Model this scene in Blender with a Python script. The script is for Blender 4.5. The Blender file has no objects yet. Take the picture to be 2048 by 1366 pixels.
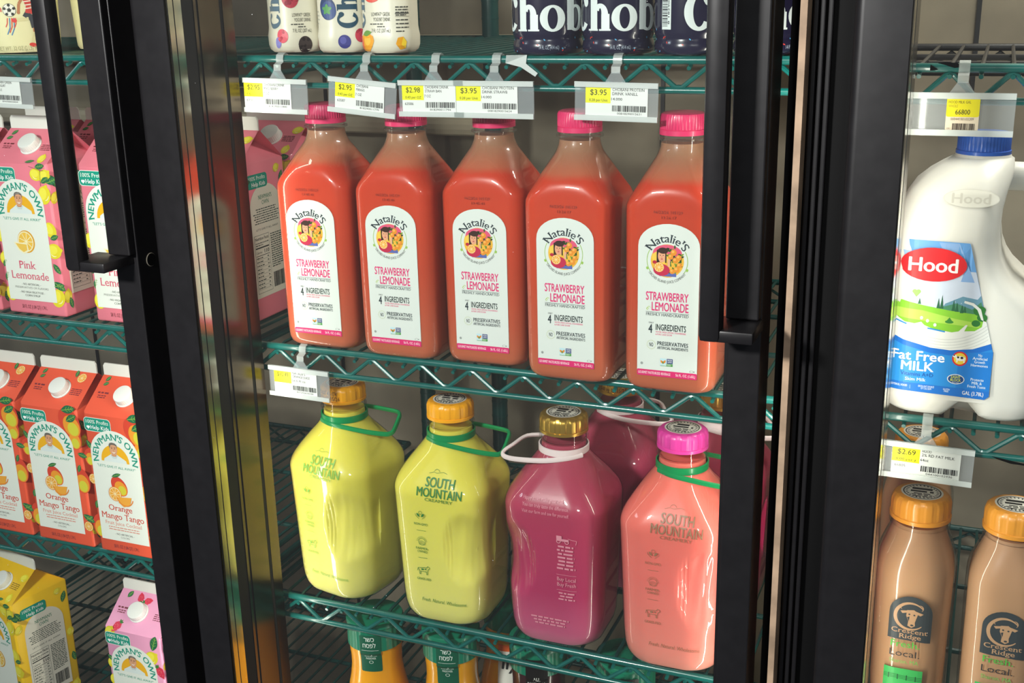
import bpy, bmesh, math, random
from mathutils import Vector, Matrix
from mathutils.geometry import tessellate_polygon
from math import sin, cos, pi, radians, atan2, hypot

SC = bpy.context.scene
COL = SC.collection
# ------------------------------------------------------------------ camera
YAW, PITCH, ROLL, FPX = 0.393585641, 0.29555897, 0.0213550418, 2329.06
fwd = Vector((-sin(YAW)*cos(PITCH), cos(YAW)*cos(PITCH), -sin(PITCH)))
r0 = Vector((cos(YAW), sin(YAW), 0)); d0 = fwd.cross(r0)
right = r0*cos(ROLL) + d0*sin(ROLL); down = d0*cos(ROLL) - r0*sin(ROLL)
cd = bpy.data.cameras.new('camera'); cam = bpy.data.objects.new('camera', cd); COL.objects.link(cam)
cam.matrix_world = Matrix(((right.x, -down.x, -fwd.x, 0.0), (right.y, -down.y, -fwd.y, -1.15), (right.z, -down.z, -fwd.z, 1.45), (0, 0, 0, 1)))
cd.sensor_fit = 'HORIZONTAL'; cd.sensor_width = 36; cd.lens = FPX/2048*36; cd.clip_start = 0.02
SC.camera = cam
# ------------------------------------------------------------------ light and exposure
SC.view_settings.view_transform = 'Standard'; SC.view_settings.look = 'None'
SC.view_settings.gamma = 1; SC.view_settings.use_curve_mapping = False
SC.view_settings.exposure = 0.0
w = bpy.data.worlds.new('store'); SC.world = w; w.use_nodes = True
w.node_tree.nodes['Background'].inputs[0].default_value = (0.80, 0.88, 1.0, 1)
w.node_tree.nodes['Background'].inputs[1].default_value = 0.09
def area(name, loc, aim, sx, sy, power, col=(1, 1, 1)):
    l = bpy.data.lights.new(name, 'AREA'); l.shape = 'RECTANGLE'; l.size = sx; l.size_y = sy; l.energy = power; l.color = col
    o = bpy.data.objects.new(name, l); COL.objects.link(o); o.location = loc
    o.rotation_euler = (Vector(aim)-Vector(loc)).to_track_quat('-Z', 'Y').to_euler(); return o
area('ceiling_and_fill_light', (-0.82, -1.45, 1.74), (-0.45, 0.0, 1.05), 0.17, 0.10, 28.5, (1.0, 0.99, 0.96))
area('ceiling_and_fill_light', (0.30, -1.60, 1.80), (-0.40, 0.0, 1.05), 0.25, 0.15, 6, (1.0, 0.99, 0.96))  # added front fill, not a store lamp: softens the first lamp's shadows
area('aisle_light', (-3.2, -1.1, 2.5), (-0.4, -0.1, 1.1), 1.2, 0.25, 13, (0.80, 0.88, 1.0))
area('right_wall_fill', (0.25, 0.30, 2.15), (0.15, 0.35, 1.0), 0.5, 0.12, 15, (1.0, 0.96, 0.86))  # added lamp out of view, brightens the right bay's back wall
for lx, ax, pw in ((-.7905, .75, 0.48), (-.1760, -.75, 1.10), (-.0640, .75, 0.50), (-.8900, -.75, 1.5)):     # strips on both sides of the two mullions
    area('cooler_strip_light', (lx, -0.048, 0.86), (lx+ax, -0.048+1.0, 0.86), 1.02, 0.006, pw, (1.0, 0.955, 0.83)).rotation_euler = Vector((ax, 1, 0)).to_track_quat('-Z', 'X').to_euler()

# ------------------------------------------------------------------ materials
MATS = {}
def lin(h):
    h = h.lstrip('#'); v = [int(h[i:i+2], 16)/255 for i in (0, 2, 4)]
    return tuple(c/12.92 if c <= .04045 else ((c+.055)/1.055)**2.4 for c in v)
def P(name, hexcol, rough=.45, spec=.5, metal=0, coat=0, sss=0, sssr=(1, .4, .2), sss_scale=.012, trans=0, aniso=0):
    m = bpy.data.materials.new(name); m.use_nodes = True
    b = m.node_tree.nodes['Principled BSDF']; I = b.inputs
    I['Base Color'].default_value = (*lin(hexcol), 1); I['Roughness'].default_value = rough
    I['Specular IOR Level'].default_value = spec; I['Metallic'].default_value = metal; I['Coat Weight'].default_value = coat
    I['Coat Roughness'].default_value = .03
    if sss:
        I['Subsurface Weight'].default_value = sss; I['Subsurface Radius'].default_value = sssr; I['Subsurface Scale'].default_value = sss_scale
    if aniso: I['Anisotropic'].default_value = aniso
    MATS[name] = m; return m
def ink(hexcol):                      # printed colours
    k = 'ink_'+hexcol.lstrip('#')
    return MATS.get(k) or P(k, hexcol, .42, .35)
def noisy(m, scale, amount, detail=4, stretch=(1, 1, 1), rough_amt=0):
    """mottle a material's base colour with object-space noise"""
    nt = m.node_tree; b = nt.nodes['Principled BSDF']; c = tuple(b.inputs['Base Color'].default_value)
    tc = nt.nodes.new('ShaderNodeTexCoord'); mp = nt.nodes.new('ShaderNodeMapping'); mp.inputs['Scale'].default_value = stretch
    n = nt.nodes.new('ShaderNodeTexNoise'); n.inputs['Scale'].default_value = scale; n.inputs['Detail'].default_value = detail
    r = nt.nodes.new('ShaderNodeMapRange'); r.inputs['From Min'].default_value = .3; r.inputs['From Max'].default_value = .7
    r.inputs['To Min'].default_value = 1-amount; r.inputs['To Max'].default_value = 1+amount
    mx = nt.nodes.new('ShaderNodeMix'); mx.data_type = 'RGBA'; mx.blend_type = 'MULTIPLY'; mx.inputs[0].default_value = 1
    mx.inputs[6].default_value = c
    L = nt.links.new
    L(tc.outputs['Object'], mp.inputs[0]); L(mp.outputs[0], n.inputs['Vector']); L(n.outputs[0], r.inputs[0]); L(r.outputs[0], mx.inputs[7]); L(mx.outputs[2], b.inputs['Base Color'])
    if rough_amt:
        r2 = nt.nodes.new('ShaderNodeMapRange'); q = b.inputs['Roughness'].default_value
        r2.inputs['To Min'].default_value = q-rough_amt; r2.inputs['To Max'].default_value = q+rough_amt
        L(n.outputs[0], r2.inputs[0]); L(r2.outputs[0], b.inputs['Roughness'])
    return m
def clear(name, tint=(1, 1, 1), base=.04, gloss_rough=.0, milky=0, milk=(1, 1, 1), dust=0, edge=1.0):
    """thin clear sheet: transparent + fresnel-like gloss (+ a milky or dusty diffuse share)"""
    m = bpy.data.materials.new(name); m.use_nodes = True; nt = m.node_tree; nt.nodes.clear(); N = nt.nodes.new; L = nt.links.new
    out = N('ShaderNodeOutputMaterial'); tr = N('ShaderNodeBsdfTransparent'); gl = N('ShaderNodeBsdfGlossy'); gl.inputs['Roughness'].default_value = gloss_rough
    tr.inputs[0].default_value = (*tint, 1)
    lw = N('ShaderNodeLayerWeight'); lw.inputs[0].default_value = .5
    pw = N('ShaderNodeMath'); pw.operation = 'POWER'; pw.inputs[1].default_value = 4
    ma = N('ShaderNodeMath'); ma.operation = 'MULTIPLY_ADD'; ma.inputs[1].default_value = .8*edge; ma.inputs[2].default_value = base
    L(lw.outputs['Facing'], pw.inputs[0]); L(pw.outputs[0], ma.inputs[0])
    src = tr.outputs[0]
    if milky or dust:
        df = N('ShaderNodeBsdfDiffuse'); df.inputs[0].default_value = (*milk, 1); mk = N('ShaderNodeMixShader'); mk.inputs[0].default_value = milky
        if dust:
            tc = N('ShaderNodeTexCoord'); vo = N('ShaderNodeTexVoronoi'); vo.inputs['Scale'].default_value = 62; vo.inputs['Randomness'].default_value = 1
            no = N('ShaderNodeTexNoise'); no.inputs['Scale'].default_value = 9
            th = N('ShaderNodeMath'); th.operation = 'LESS_THAN'; ml = N('ShaderNodeMath'); ml.operation = 'MULTIPLY'; ml.inputs[1].default_value = .105
            sb = N('ShaderNodeMath'); sb.operation = 'SUBTRACT'; sb.inputs[1].default_value = .42
            L(tc.outputs['Object'], vo.inputs['Vector']); L(tc.outputs['Object'], no.inputs['Vector'])
            L(no.outputs[0], sb.inputs[0]); L(sb.outputs[0], ml.inputs[0]); L(vo.outputs['Distance'], th.inputs[0]); L(ml.outputs[0], th.inputs[1])
            m2 = N('ShaderNodeMath'); m2.operation = 'MULTIPLY_ADD'; m2.inputs[1].default_value = dust; m2.inputs[2].default_value = milky
            L(th.outputs[0], m2.inputs[0]); L(m2.outputs[0], mk.inputs[0])
        L(tr.outputs[0], mk.inputs[1]); L(df.outputs[0], mk.inputs[2]); src = mk.outputs[0]
    mx = N('ShaderNodeMixShader'); L(ma.outputs[0], mx.inputs[0]); L(src, mx.inputs[1]); L(gl.outputs[0], mx.inputs[2]); L(mx.outputs[0], out.inputs[0])
    MATS[name] = m; return m
def banded(name, stops, rough=.5, sss=.0, sssr=(1, .4, .2), sss_scale=.015, wob=.004, spec=.3):
    """colour bands by height above the bottle's base: settled pulp, juice, foam"""
    m = P(name, '#ffffff', rough, spec, sss=sss, sssr=sssr, sss_scale=sss_scale); nt = m.node_tree; N = nt.nodes.new; L = nt.links.new
    tc = N('ShaderNodeTexCoord'); sp = N('ShaderNodeSeparateXYZ'); no = N('ShaderNodeTexNoise'); no.inputs['Scale'].default_value = 28; no.inputs['Detail'].default_value = 3
    ad = N('ShaderNodeMath'); ad.operation = 'MULTIPLY_ADD'; ad.inputs[1].default_value = wob*2.5
    mr = N('ShaderNodeMapRange'); mr.inputs['From Max'].default_value = .3
    cr = N('ShaderNodeValToRGB'); e = cr.color_ramp.elements
    L(tc.outputs['Object'], sp.inputs[0]); L(tc.outputs['Object'], no.inputs['Vector']); L(no.outputs[0], ad.inputs[0]); L(sp.outputs[2], ad.inputs[2])
    L(ad.outputs[0], mr.inputs[0]); L(mr.outputs[0], cr.inputs[0])
    while len(e) < len(stops): e.new(.5)
    for k, (z, h) in enumerate(stops):
        e[k].position = z/.3; e[k].color = (*lin(h), 1)
    L(cr.outputs[0], nt.nodes['Principled BSDF'].inputs['Base Color']); return m

M_BLACK = noisy(P('black_enamel', '#1c1b1d', .38, .45), 60, .10, rough_amt=.04)
M_GASKET = P('black_gasket', '#0a0a0b', .7, .2)
M_BRONZE = P('bronze_mirror_metal', '#54483a', .2, .5, metal=1)
M_SPACER = P('bright_aluminium', '#d8cfb8', .16, .5, metal=1)
M_TAN = noisy(P('tan_strip', '#b59a80', .7), 25, .35)
M_CHROME = P('chrome', '#cfcfcf', .2, metal=1)
M_GREEN = noisy(P('green_epoxy', '#0c5f59', .28, .6, coat=.4), 40, .18)
M_WIRE = noisy(P('dark_green_wire', '#0c3f3c', .35, .5), 40, .2)
M_GLASS = clear('door_glass', (.97, .985, .975), .018, dust=.75, milk=(.9, .9, .9), milky=.006, edge=.55)
M_PET = clear('clear_plastic_bottle', (.97, .96, .95), .035, .03, milky=.02, milk=(.9, .8, .75))
M_BOTGLASS = clear('bottle_glass', (.97, .975, .965), .04, .03)
M_HOLDER = clear('clear_tag_plastic', (.93, .95, .96), .04, .12, milky=.16, milk=(.85, .9, .92))
M_FROST = clear('frosted_tag_plastic', (.9, .93, .93), .04, .2, milky=.55, milk=(.86, .9, .88))
M_WHITE = P('white_plastic', '#eceeea', .35, .5, coat=.2)
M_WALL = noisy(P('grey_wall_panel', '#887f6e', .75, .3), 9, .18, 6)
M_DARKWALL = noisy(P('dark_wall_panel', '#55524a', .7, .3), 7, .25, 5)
M_LEDGE = noisy(P('beige_rail', '#b9ae96', .6, .3), 12, .15)
M_FLOOR = noisy(P('cooler_floor', '#4a463c', .7), 10, .3)

# ------------------------------------------------------------------ object helpers
def link(name, bm, mats, parent=None, smooth=False, loc=None):
    me = bpy.data.meshes.new(name); bm.to_mesh(me); bm.free()
    for m in (mats if isinstance(mats, (list, tuple)) else [mats]): me.materials.append(m)
    if smooth:
        for p in me.polygons: p.use_smooth = True
        me.set_sharp_from_angle(angle=radians(38))
    o = bpy.data.objects.new(name, me); COL.objects.link(o)
    if parent is not None: o.parent = parent
    if loc is not None: o.location = loc
    return o
def tag(o, label, cat, group=None, kind=None):
    o['label'] = label; o['category'] = cat
    if group: o['group'] = group
    if kind: o['kind'] = kind
    return o
def thing(name, loc, label, cat, group=None, rz=0):
    o = bpy.data.objects.new(name, None); COL.objects.link(o); o.location = loc; o.rotation_euler = (0, 0, rz); o.empty_display_size = .02
    return tag(o, label, cat, group)
def copy_thing(o, loc, label, rz=None):
    def rec(s, par):
        c = s.copy(); COL.objects.link(c); c.parent = par
        for ch in list(s.children): rec(ch, c)
        return c
    c = rec(o, None); c.location = loc
    if rz is not None: c.rotation_euler = (0, 0, rz)
    c['label'] = label; return c
def box(bm, x0, x1, y0, y1, z0, z1, mi=0, bev=0):
    v = [bm.verts.new(p) for p in ((x0, y0, z0), (x1, y0, z0), (x1, y1, z0), (x0, y1, z0), (x0, y0, z1), (x1, y0, z1), (x1, y1, z1), (x0, y1, z1))]
    fs = [bm.faces.new([v[i] for i in q]) for q in ((3, 2, 1, 0), (4, 5, 6, 7), (0, 1, 5, 4), (1, 2, 6, 5), (2, 3, 7, 6), (3, 0, 4, 7))]
    for f in fs: f.material_index = mi
    if bev:
        es = list({e for f in fs for e in f.edges})
        bmesh.ops.bevel(bm, geom=es, offset=bev, segments=2, affect='EDGES', profile=.5)
def tube(bm, pts, r, n=8, mi=0, flat=1.0, closed=False):
    pts = [Vector(p) for p in pts]; rings = []; N = len(pts); ref = None
    for i, p in enumerate(pts):
        a = pts[(i-1) % N] if closed or i > 0 else p; b = pts[(i+1) % N] if closed or i < N-1 else p
        t = (b-a).normalized()
        if ref is None: ref = Vector((0, 0, 1)) if abs(t.z) < .9 else Vector((0, 1, 0))
        u = (ref - t*ref.dot(t))
        u = u.normalized() if u.length > 1e-6 else Vector((1, 0, 0))
        v = t.cross(u); ref = u
        rings.append([bm.verts.new(p + u*(r*cos(2*pi*k/n)) + v*(r*flat*sin(2*pi*k/n))) for k in range(n)])
    for i in range(N if closed else N-1):
        A, B = rings[i], rings[(i+1) % N]
        for k in range(n):
            f = bm.faces.new((A[k], A[(k+1) % n], B[(k+1) % n], B[k])); f.material_index = mi
    if not closed:
        for R_, rev in ((rings[0], True), (rings[-1], False)):
            f = bm.faces.new(R_[::-1] if not rev else R_); f.material_index = mi
def rrect(w, d, r, nc=5, ns=1, cx=0, cy=0):
    """rounded rectangle ring, starting at the middle of the front (-y) side going +x"""
    r = min(r, w/2-1e-5, d/2-1e-5); P_ = []
    cs = [(w/2-r, -d/2+r, -90), (w/2-r, d/2-r, 0), (-w/2+r, d/2-r, 90), (-w/2+r, -d/2+r, 180)]
    arc = [[(c[0]+r*cos(radians(c[2]+90*i/nc)), c[1]+r*sin(radians(c[2]+90*i/nc))) for i in range(nc+1)] for c in cs]
    for k in range(4):
        P_ += arc[k]
        a = arc[k][-1]; b = arc[(k+1) % 4][0]
        for j in range(1, ns): P_.append((a[0]+(b[0]-a[0])*j/ns, a[1]+(b[1]-a[1])*j/ns))
    return [(x+cx, y+cy) for x, y in P_]
def loft(bm, rings, mi=0, cap0=True, cap1=True):
    R = [[bm.verts.new((x, y, z)) for x, y in pts] for z, pts in rings]
    n = len(R[0])
    for A, B in zip(R, R[1:]):
        for k in range(n):
            f = bm.faces.new((A[k], A[(k+1) % n], B[(k+1) % n], B[k])); f.material_index = mi
    if cap0: bm.faces.new(R[0][::-1]).material_index = mi
    if cap1: bm.faces.new(R[-1]).material_index = mi
    return R
def lathe(bm, prof, n=40, cx=0, cy=0, mi=0, cap0=True, cap1=True, rib=0, ribn=0, ribz=(0, 0)):
    rings = []
    for r, z in prof:
        pts = []
        for k in range(n):
            a = 2*pi*k/n - pi/2; rr = r
            if rib and ribz[0] <= z <= ribz[1] and ribn:
                rr = r - (rib if (k*ribn/n) % 1 < .34 else 0)
            pts.append((cx+rr*cos(a), cy+rr*sin(a)))
        rings.append((z, pts))
    loft(bm, rings, mi, cap0, cap1)

# ------------------------------------------------------------------ flat artwork (printing) laid on surfaces
EPS = 6e-5
TXT = {}
def text_mesh(s, bold, serif, res=2):
    """outline of a string as 2-D pieces [(verts, faces), ...]; bold = shifted copies, serif = slabs on the stems"""
    key = (s, bold, serif, res)
    if key in TXT: return TXT[key]
    c = bpy.data.curves.new('t', 'FONT'); c.body = s; c.resolution_u = res
    o = bpy.data.objects.new('t', c); COL.objects.link(o)
    dg = bpy.context.evaluated_depsgraph_get(); me = bpy.data.meshes.new_from_object(o.evaluated_get(dg))
    vs = [(v.co.x, v.co.y) for v in me.vertices]; fs = [tuple(p.vertices) for p in me.polygons]
    parts = [(vs, fs)]
    for dx, dy in {0: (), 1: ((.020, 0),), 2: ((.044, 0), (.022, .014), (.022, -.014))}[bold]: parts.append(([(x+dx, y+dy) for x, y in vs], fs))
    if serif:
        cnt = {}; sv, sf = [], []
        for f in fs:
            for a, b in zip(f, f[1:]+f[:1]): cnt[(min(a, b), max(a, b))] = cnt.get((min(a, b), max(a, b)), 0)+1
        for (a, b), q in cnt.items():
            if q != 1: continue
            (x0, y0), (x1, y1) = vs[a], vs[b]
            if abs(y0-y1) > .004: continue
            L_ = abs(x1-x0); y = y0
            if not (.03 < L_ < .2): continue
            low = abs(y) < .02
            if not (low or y > .38): continue
            e = .045*serif; t = .05*serif; xa, xb = min(x0, x1)-e, max(x0, x1)+e+.02*bold
            n = len(sv); ya, yb = (y, y+t) if low else (y-t, y)
            sv += [(xa, ya), (xb, ya), (xb, yb), (xa, yb)]; sf.append((n, n+1, n+2, n+3))
        if sv: parts.append((sv, sf))
    bpy.data.objects.remove(o); bpy.data.curves.remove(c); bpy.data.meshes.remove(me)
    TXT[key] = parts; return parts
class Art:
    def __init__(s): s.V = []; s.F = []; s.mats = []; s.h = 0; s.n = 0
    def up(s, n=1): s.h += n; return s
    def mi(s, col):
        m = col if isinstance(col, bpy.types.Material) else ink(col)
        if m not in s.mats: s.mats.append(m)
        return s.mats.index(m)
    def add(s, vs, fs, col):
        n = len(s.V); k = s.mi(col); s.n = (s.n+1) % 14; s.V += [(x, y, s.h*EPS+s.n*4e-6) for x, y in vs]; s.F += [(tuple(i+n for i in f), k) for f in fs]
    def poly(s, pts, col):
        tri = tessellate_polygon([[Vector((x, y, 0)) for x, y in pts]]); s.add(pts, [tuple(t) for t in tri], col)
    def rect(s, x0, y0, x1, y1, col, r=0, n=5):
        if r <= 0: s.add([(x0, y0), (x1, y0), (x1, y1), (x0, y1)], [(0, 1, 2, 3)], col); return
        p = []
        for cx, cy, a0 in ((x1-r, y0+r, -90), (x1-r, y1-r, 0), (x0+r, y1-r, 90), (x0+r, y0+r, 180)):
            p += [(cx+r*cos(radians(a0+90*i/n)), cy+r*sin(radians(a0+90*i/n))) for i in range(n+1)]
        s.poly(p, col)
    def ell(s, cx, cy, rx, ry, col, rot=0, n=28, a0=0, a1=360):
        c, q = cos(radians(rot)), sin(radians(rot)); pts = []
        for i in range(n + (a1-a0 < 360)):
            a = radians(a0+(a1-a0)*i/n); x, y = rx*cos(a), ry*sin(a); pts.append((cx+x*c-y*q, cy+x*q+y*c))
        s.add(pts, [tuple(range(len(pts)))], col)
    def ring(s, cx, cy, r0, r1, col, a0=0, a1=360, n=36, w1=None, ky=1):
        vs = []; fs = []
        for i in range(n+1):
            t = i/n; a = radians(a0+(a1-a0)*t); k = 1 if w1 is None else sin(pi*t)*(1-w1)+w1
            rm = (r0+r1)/2; hw = (r1-r0)/2*k
            vs += [(cx+(rm-hw)*cos(a), cy+(rm-hw)*sin(a)*ky), (cx+(rm+hw)*cos(a), cy+(rm+hw)*sin(a)*ky)]
            if i: b = 2*i; fs.append((b-2, b-1, b+1, b))
        s.add(vs, fs, col)
    def line(s, pts, w, col):
        for (x0, y0), (x1, y1) in zip(pts, pts[1:]):
            L_ = hypot(x1-x0, y1-y0) or 1e-9; nx, ny = -(y1-y0)/L_*w/2, (x1-x0)/L_*w/2
            s.add([(x0+nx, y0+ny), (x0-nx, y0-ny), (x1-nx, y1-ny), (x1+nx, y1+ny)], [(0, 1, 2, 3)], col)
    def leaf(s, x, y, L_, W_, ang, col, vein=None):
        c, q = cos(radians(ang)), sin(radians(ang)); pts = []
        for i in range(9): t = i/8; pts.append((t*L_, W_*.5*sin(pi*t)**.8))
        for i in range(7, 0, -1): t = i/8; pts.append((t*L_, -W_*.5*sin(pi*t)**.8))
        s.poly([(x+a*c-b*q, y+a*q+b*c) for a, b in pts], col)
        if vein:
            s.up(); s.line([(x+.05*L_*c, y+.05*L_*q), (x+.9*L_*c, y+.9*L_*q)], W_*.1, vein)
            for t in (.3, .5, .7):
                for sg in (1, -1):
                    a, b = t*L_, 0; a2, b2 = (t+.16)*L_, sg*W_*.3
                    s.line([(x+a*c, y+a*q), (x+a2*c-b2*q, y+a2*q+b2*c)], W_*.06, vein)
            s.h -= 1
    def text(s, t, x, y, h, col, w=None, al='C', bold=0, serif=0, rot=0, shear=0, arc=None, res=2):
        """t with cap height h, baseline y; w = fitted width; arc=(cx,cy,r,mid angle,inside?)"""
        parts = text_mesh(t, bold, serif, res); k = h/.66
        xs = [v[0] for vs, fs in parts for v in vs]; x0, x1 = min(xs), max(xs); sx = k if w is None else w/(x1-x0); W_ = (x1-x0)*sx
        off = {'C': -W_/2, 'L': 0, 'R': -W_}[al]
        for vs, fs in parts:
            out = []
            for a, b in vs:
                px = (a-x0)*sx+off+shear*b*k; py = b*k
                if arc:
                    cx, cy, r, mid, ins = arc
                    if not ins: th = radians(mid)-px/r; rr = r+py
                    else: th = radians(mid)+px/r; rr = r-py
                    out.append((cx+rr*cos(th), cy+rr*sin(th)))
                else:
                    c, q = cos(radians(rot)), sin(radians(rot)); out.append((x+px*c-py*q, y+px*q+py*c))
            s.add(out, fs, col)
    def small(s, x0, y, x1, col, h=.0012, n=1, dy=.002, seed=1, al='L', fill=.85):
        """print too small to read: broken lines of words"""
        R_ = random.Random(seed)
        for i in range(n):
            xe = x0+(x1-x0)*(1 if i < n-1 else R_.uniform(.5, .9)); x = x0
            if al == 'C': m = (x0+x1)/2; hw = (x1-x0)/2*R_.uniform(.7, 1); x, xe = m-hw, m+hw
            while x < xe-.0005:
                l = min(R_.uniform(1.4, 5)*h, xe-x); s.rect(x, y-i*dy, x+l, y-i*dy+h, col); x += l+h*.7
    def barcode(s, x0, y0, x1, y1, col, seed=1):
        R_ = random.Random(seed); x = x0; u = (x1-x0)/95
        while x < x1-u:
            l = R_.choice((1, 1, 2, 3))*u; s.rect(x, y0, min(x+l, x1), y1, col); x += l+R_.choice((1, 1, 2))*u
    def build(s, name, parent, f, stepx=None, stepy=None):
        bm = bmesh.new(); vv = [bm.verts.new(v) for v in s.V]
        for idx, k in s.F:
            try: bm.faces.new([vv[i] for i in idx]).material_index = k
            except ValueError: pass
        for st, ax in ((stepx, 0), (stepy, 1)):
            if not st: continue
            cs = [v.co[ax] for v in bm.verts]; lo, hi = min(cs), max(cs); k = math.ceil(lo/st)
            while k*st < hi:
                no = (1, 0, 0) if ax == 0 else (0, 1, 0); co = (k*st+1e-6, 0, 0) if ax == 0 else (0, k*st+1e-6, 0)
                bmesh.ops.bisect_plane(bm, geom=bm.verts[:]+bm.edges[:]+bm.faces[:], plane_co=co, plane_no=no, dist=1e-7); k += 1
        for v in bm.verts: v.co = f(v.co.x, v.co.y, v.co.z)
        return link(name, bm, s.mats or [ink('#ffffff')], parent)
def merge(dst, src):
    """printing belongs to the surface it is on: join it into that part's mesh"""
    off = len(dst.data.materials); bm = bmesh.new(); bm.from_mesh(dst.data); n = len(bm.faces); bm.from_mesh(src.data); bm.faces.ensure_lookup_table()
    for f in bm.faces[n:]: f.material_index += off
    for m in src.data.materials: dst.data.materials.append(m)
    bm.to_mesh(dst.data); bm.free(); me = src.data; bpy.data.objects.remove(src); bpy.data.meshes.remove(me)
def on_front(y0, off=.0003): return lambda u, v, h: Vector((u, y0-off-h, v))
def on_cyl(r, z0=0, off=.0003): return lambda u, v, h: Vector(((r(v)+off+h)*sin(u/r(v)), -(r(v)+off+h)*cos(u/r(v)), z0+v)) if callable(r) else Vector(((r+off+h)*sin(u/r), -(r+off+h)*cos(u/r), z0+v))
def on_rr(wf, rf, off=.0004):
    """on the front and right of a rounded-square body of width wf(z), corner radius rf(z)"""
    def f(u, v, h):
        W_ = wf(v); r = rf(v); fl = W_/2-r; a = abs(u); sg = 1 if u >= 0 else -1; o = off+h
        if a <= fl: return Vector((u, -W_/2-o, v))
        a -= fl; q = r*pi/2
        if a <= q: t = a/r; return Vector((sg*(fl+(r+o)*sin(t)), -fl-(r+o)*cos(t), v))
        return Vector((sg*(W_/2+o), -fl+(a-q), v))
    return f
def interp(tab):
    def f(z):
        if z <= tab[0][0]: return tab[0][1]
        for (a, p), (b, q) in zip(tab, tab[1:]):
            if z <= b: t = (z-a)/(b-a); t = t*t*(3-2*t) if False else t; return p+(q-p)*t
        return tab[-1][1]
    return f

# ================================================================== the cooler itself
def struct(name, bm, m, parent=None):
    o = link(name, bm, m, parent)
    if parent is None: o['kind'] = 'structure'
    return o
def slab(name, x0, x1, y0, y1, z0, z1, m, bev=0):
    bm = bmesh.new(); box(bm, x0, x1, y0, y1, z0, z1, bev=bev); return struct(name, bm, m)
slab('wall_back', -3.2, 1.6, .60, .66, 0.05, 2.3, M_WALL)
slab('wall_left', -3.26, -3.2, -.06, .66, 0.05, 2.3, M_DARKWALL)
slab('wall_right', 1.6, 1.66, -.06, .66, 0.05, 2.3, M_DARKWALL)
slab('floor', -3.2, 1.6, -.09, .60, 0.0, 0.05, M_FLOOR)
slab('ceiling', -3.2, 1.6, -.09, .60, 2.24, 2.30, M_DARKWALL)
bm = bmesh.new()                       # wall seams
for x in (-2.2, -1.63, -1.06, -.47, -.034, .53): box(bm, x-.003, x+.003, .597, .6, .05, 2.24)
struct('trim_1', bm, M_BLACK)
bm = bmesh.new(); box(bm, -3.2, -.12, .555, .599, 1.345, 1.379, bev=.005)
struct('trim_2', bm, M_LEDGE)
bm = bmesh.new(); box(bm, -3.2, -.695, .535, .558, 1.225, 1.255, bev=.011); box(bm, -3.2, -.72, .55, .599, 1.234, 1.246); struct('trim_3', bm, M_LEDGE)

YF, YB = -.14, -.095                   # door front and back planes
ZB, ZT = .25, 2.05
def handle(parent, x0, x1, xe, plate, zb):
    bm = bmesh.new()
    box(bm, x0, x1, -.192, -.172, zb, 1.80, bev=.0055)
    box(bm, x0+.001, xe, -.189, -.139, zb+.0004, zb+.0115, bev=.002)
    box(bm, x0+.001, xe, -.188, -.139, 1.781, 1.80, bev=.003)
    h = link('handle', bm, M_BLACK, parent, True)
    bm = bmesh.new(); box(bm, plate[0], plate[1], -.151, -.1395, zb+.012, 1.79, bev=.0015); link('handle_plate', bm, M_BLACK, h)
def door(name, x0, x1, hinge_chamfer, left_w, right_w, spacer=True):
    o = bpy.data.objects.new(name, None); COL.objects.link(o); o.location = (0, 0, 0); o['kind'] = 'structure'
    bm = bmesh.new(); c = .0084 if hinge_chamfer else .002
    pr = [(x0+c, YF), (x0+left_w, YF), (x0+left_w, YB), (x0, YB), (x0, YF+c)]+([(x0+c-c*cos(radians(q)), YF+c-c*sin(radians(q))) for q in (15, 30, 45, 60, 75)] if hinge_chamfer else [])
    loft(bm, [(ZB, pr), (ZT, pr)]); link('hinge_stile', bm, M_BLACK, o, True)
    bm = bmesh.new(); box(bm, x1-right_w, x1, YF, YB, ZB, ZT, bev=.0012)
    box(bm, x1-right_w-.0035, x1-right_w, YF+.004, YB, ZB+.03, ZT-.03); link('latch_stile', bm, M_BLACK, o)
    bm = bmesh.new(); box(bm, x0+left_w, x1-right_w, YF, YB, ZB, ZB+.05); link('bottom_rail', bm, M_BLACK, o)
    bm = bmesh.new(); box(bm, x0+left_w, x1-right_w, YF, YB, ZT-.05, ZT); link('top_rail', bm, M_BLACK, o)
    xs = x0+left_w
    bm = bmesh.new(); box(bm, xs-.001, xs+.0012, YF+.0045, YF+.0125, ZB+.05, ZT-.05); box(bm, xs-.001, xs+.0012, YF+.0142, YF+.0262, ZB+.05, ZT-.05)
    link('glass_spacer', bm, M_SPACER, o)
    bm = bmesh.new(); box(bm, xs-.001, xs+.0006, YF+.0005, YB, ZB+.05, ZT-.05); link('gasket', bm, M_GASKET, o)
    bm = bmesh.new(); box(bm, xs+.0015, x1-right_w-.004, YF+.0016, YF+.0046, ZB+.05, ZT-.05); link('glass_pane', bm, M_GLASS, o)
    return o
d1 = door('door_1', -1.62, -.867, True, .044, .031); handle(d1, -.9235, -.9030, -.872, (-.8975, -.868), 1.163)
bm = bmesh.new(); lathe(bm, [(.0074, 0), (.0078, .0006), (.0066, .001), (.0062, .0004), (0.0005, .0004)], 28); o = link('bolt_cap', bm, [P('worn_ring', '#a39c8c', .5)], d1, True); o.rotation_euler = (0, pi/2, 0); o.location = (-.8672, -.1185, 1.1645)
bm = bmesh.new(); lathe(bm, [(.0071, 0), (.0071, .0013), (0.0005, .0013)], 24); o = link('bolt_plug', bm, [M_GASKET], d1, True); o.rotation_euler = (0, pi/2, 0); o.location = (-.8672, -.1185, 1.1645)
d2 = door('door_2', -.8426, -.177, True, .0466, .030); handle(d2, -.2235, -.2035, -.1755, (-.2075, -.178), 1.150)
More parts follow.
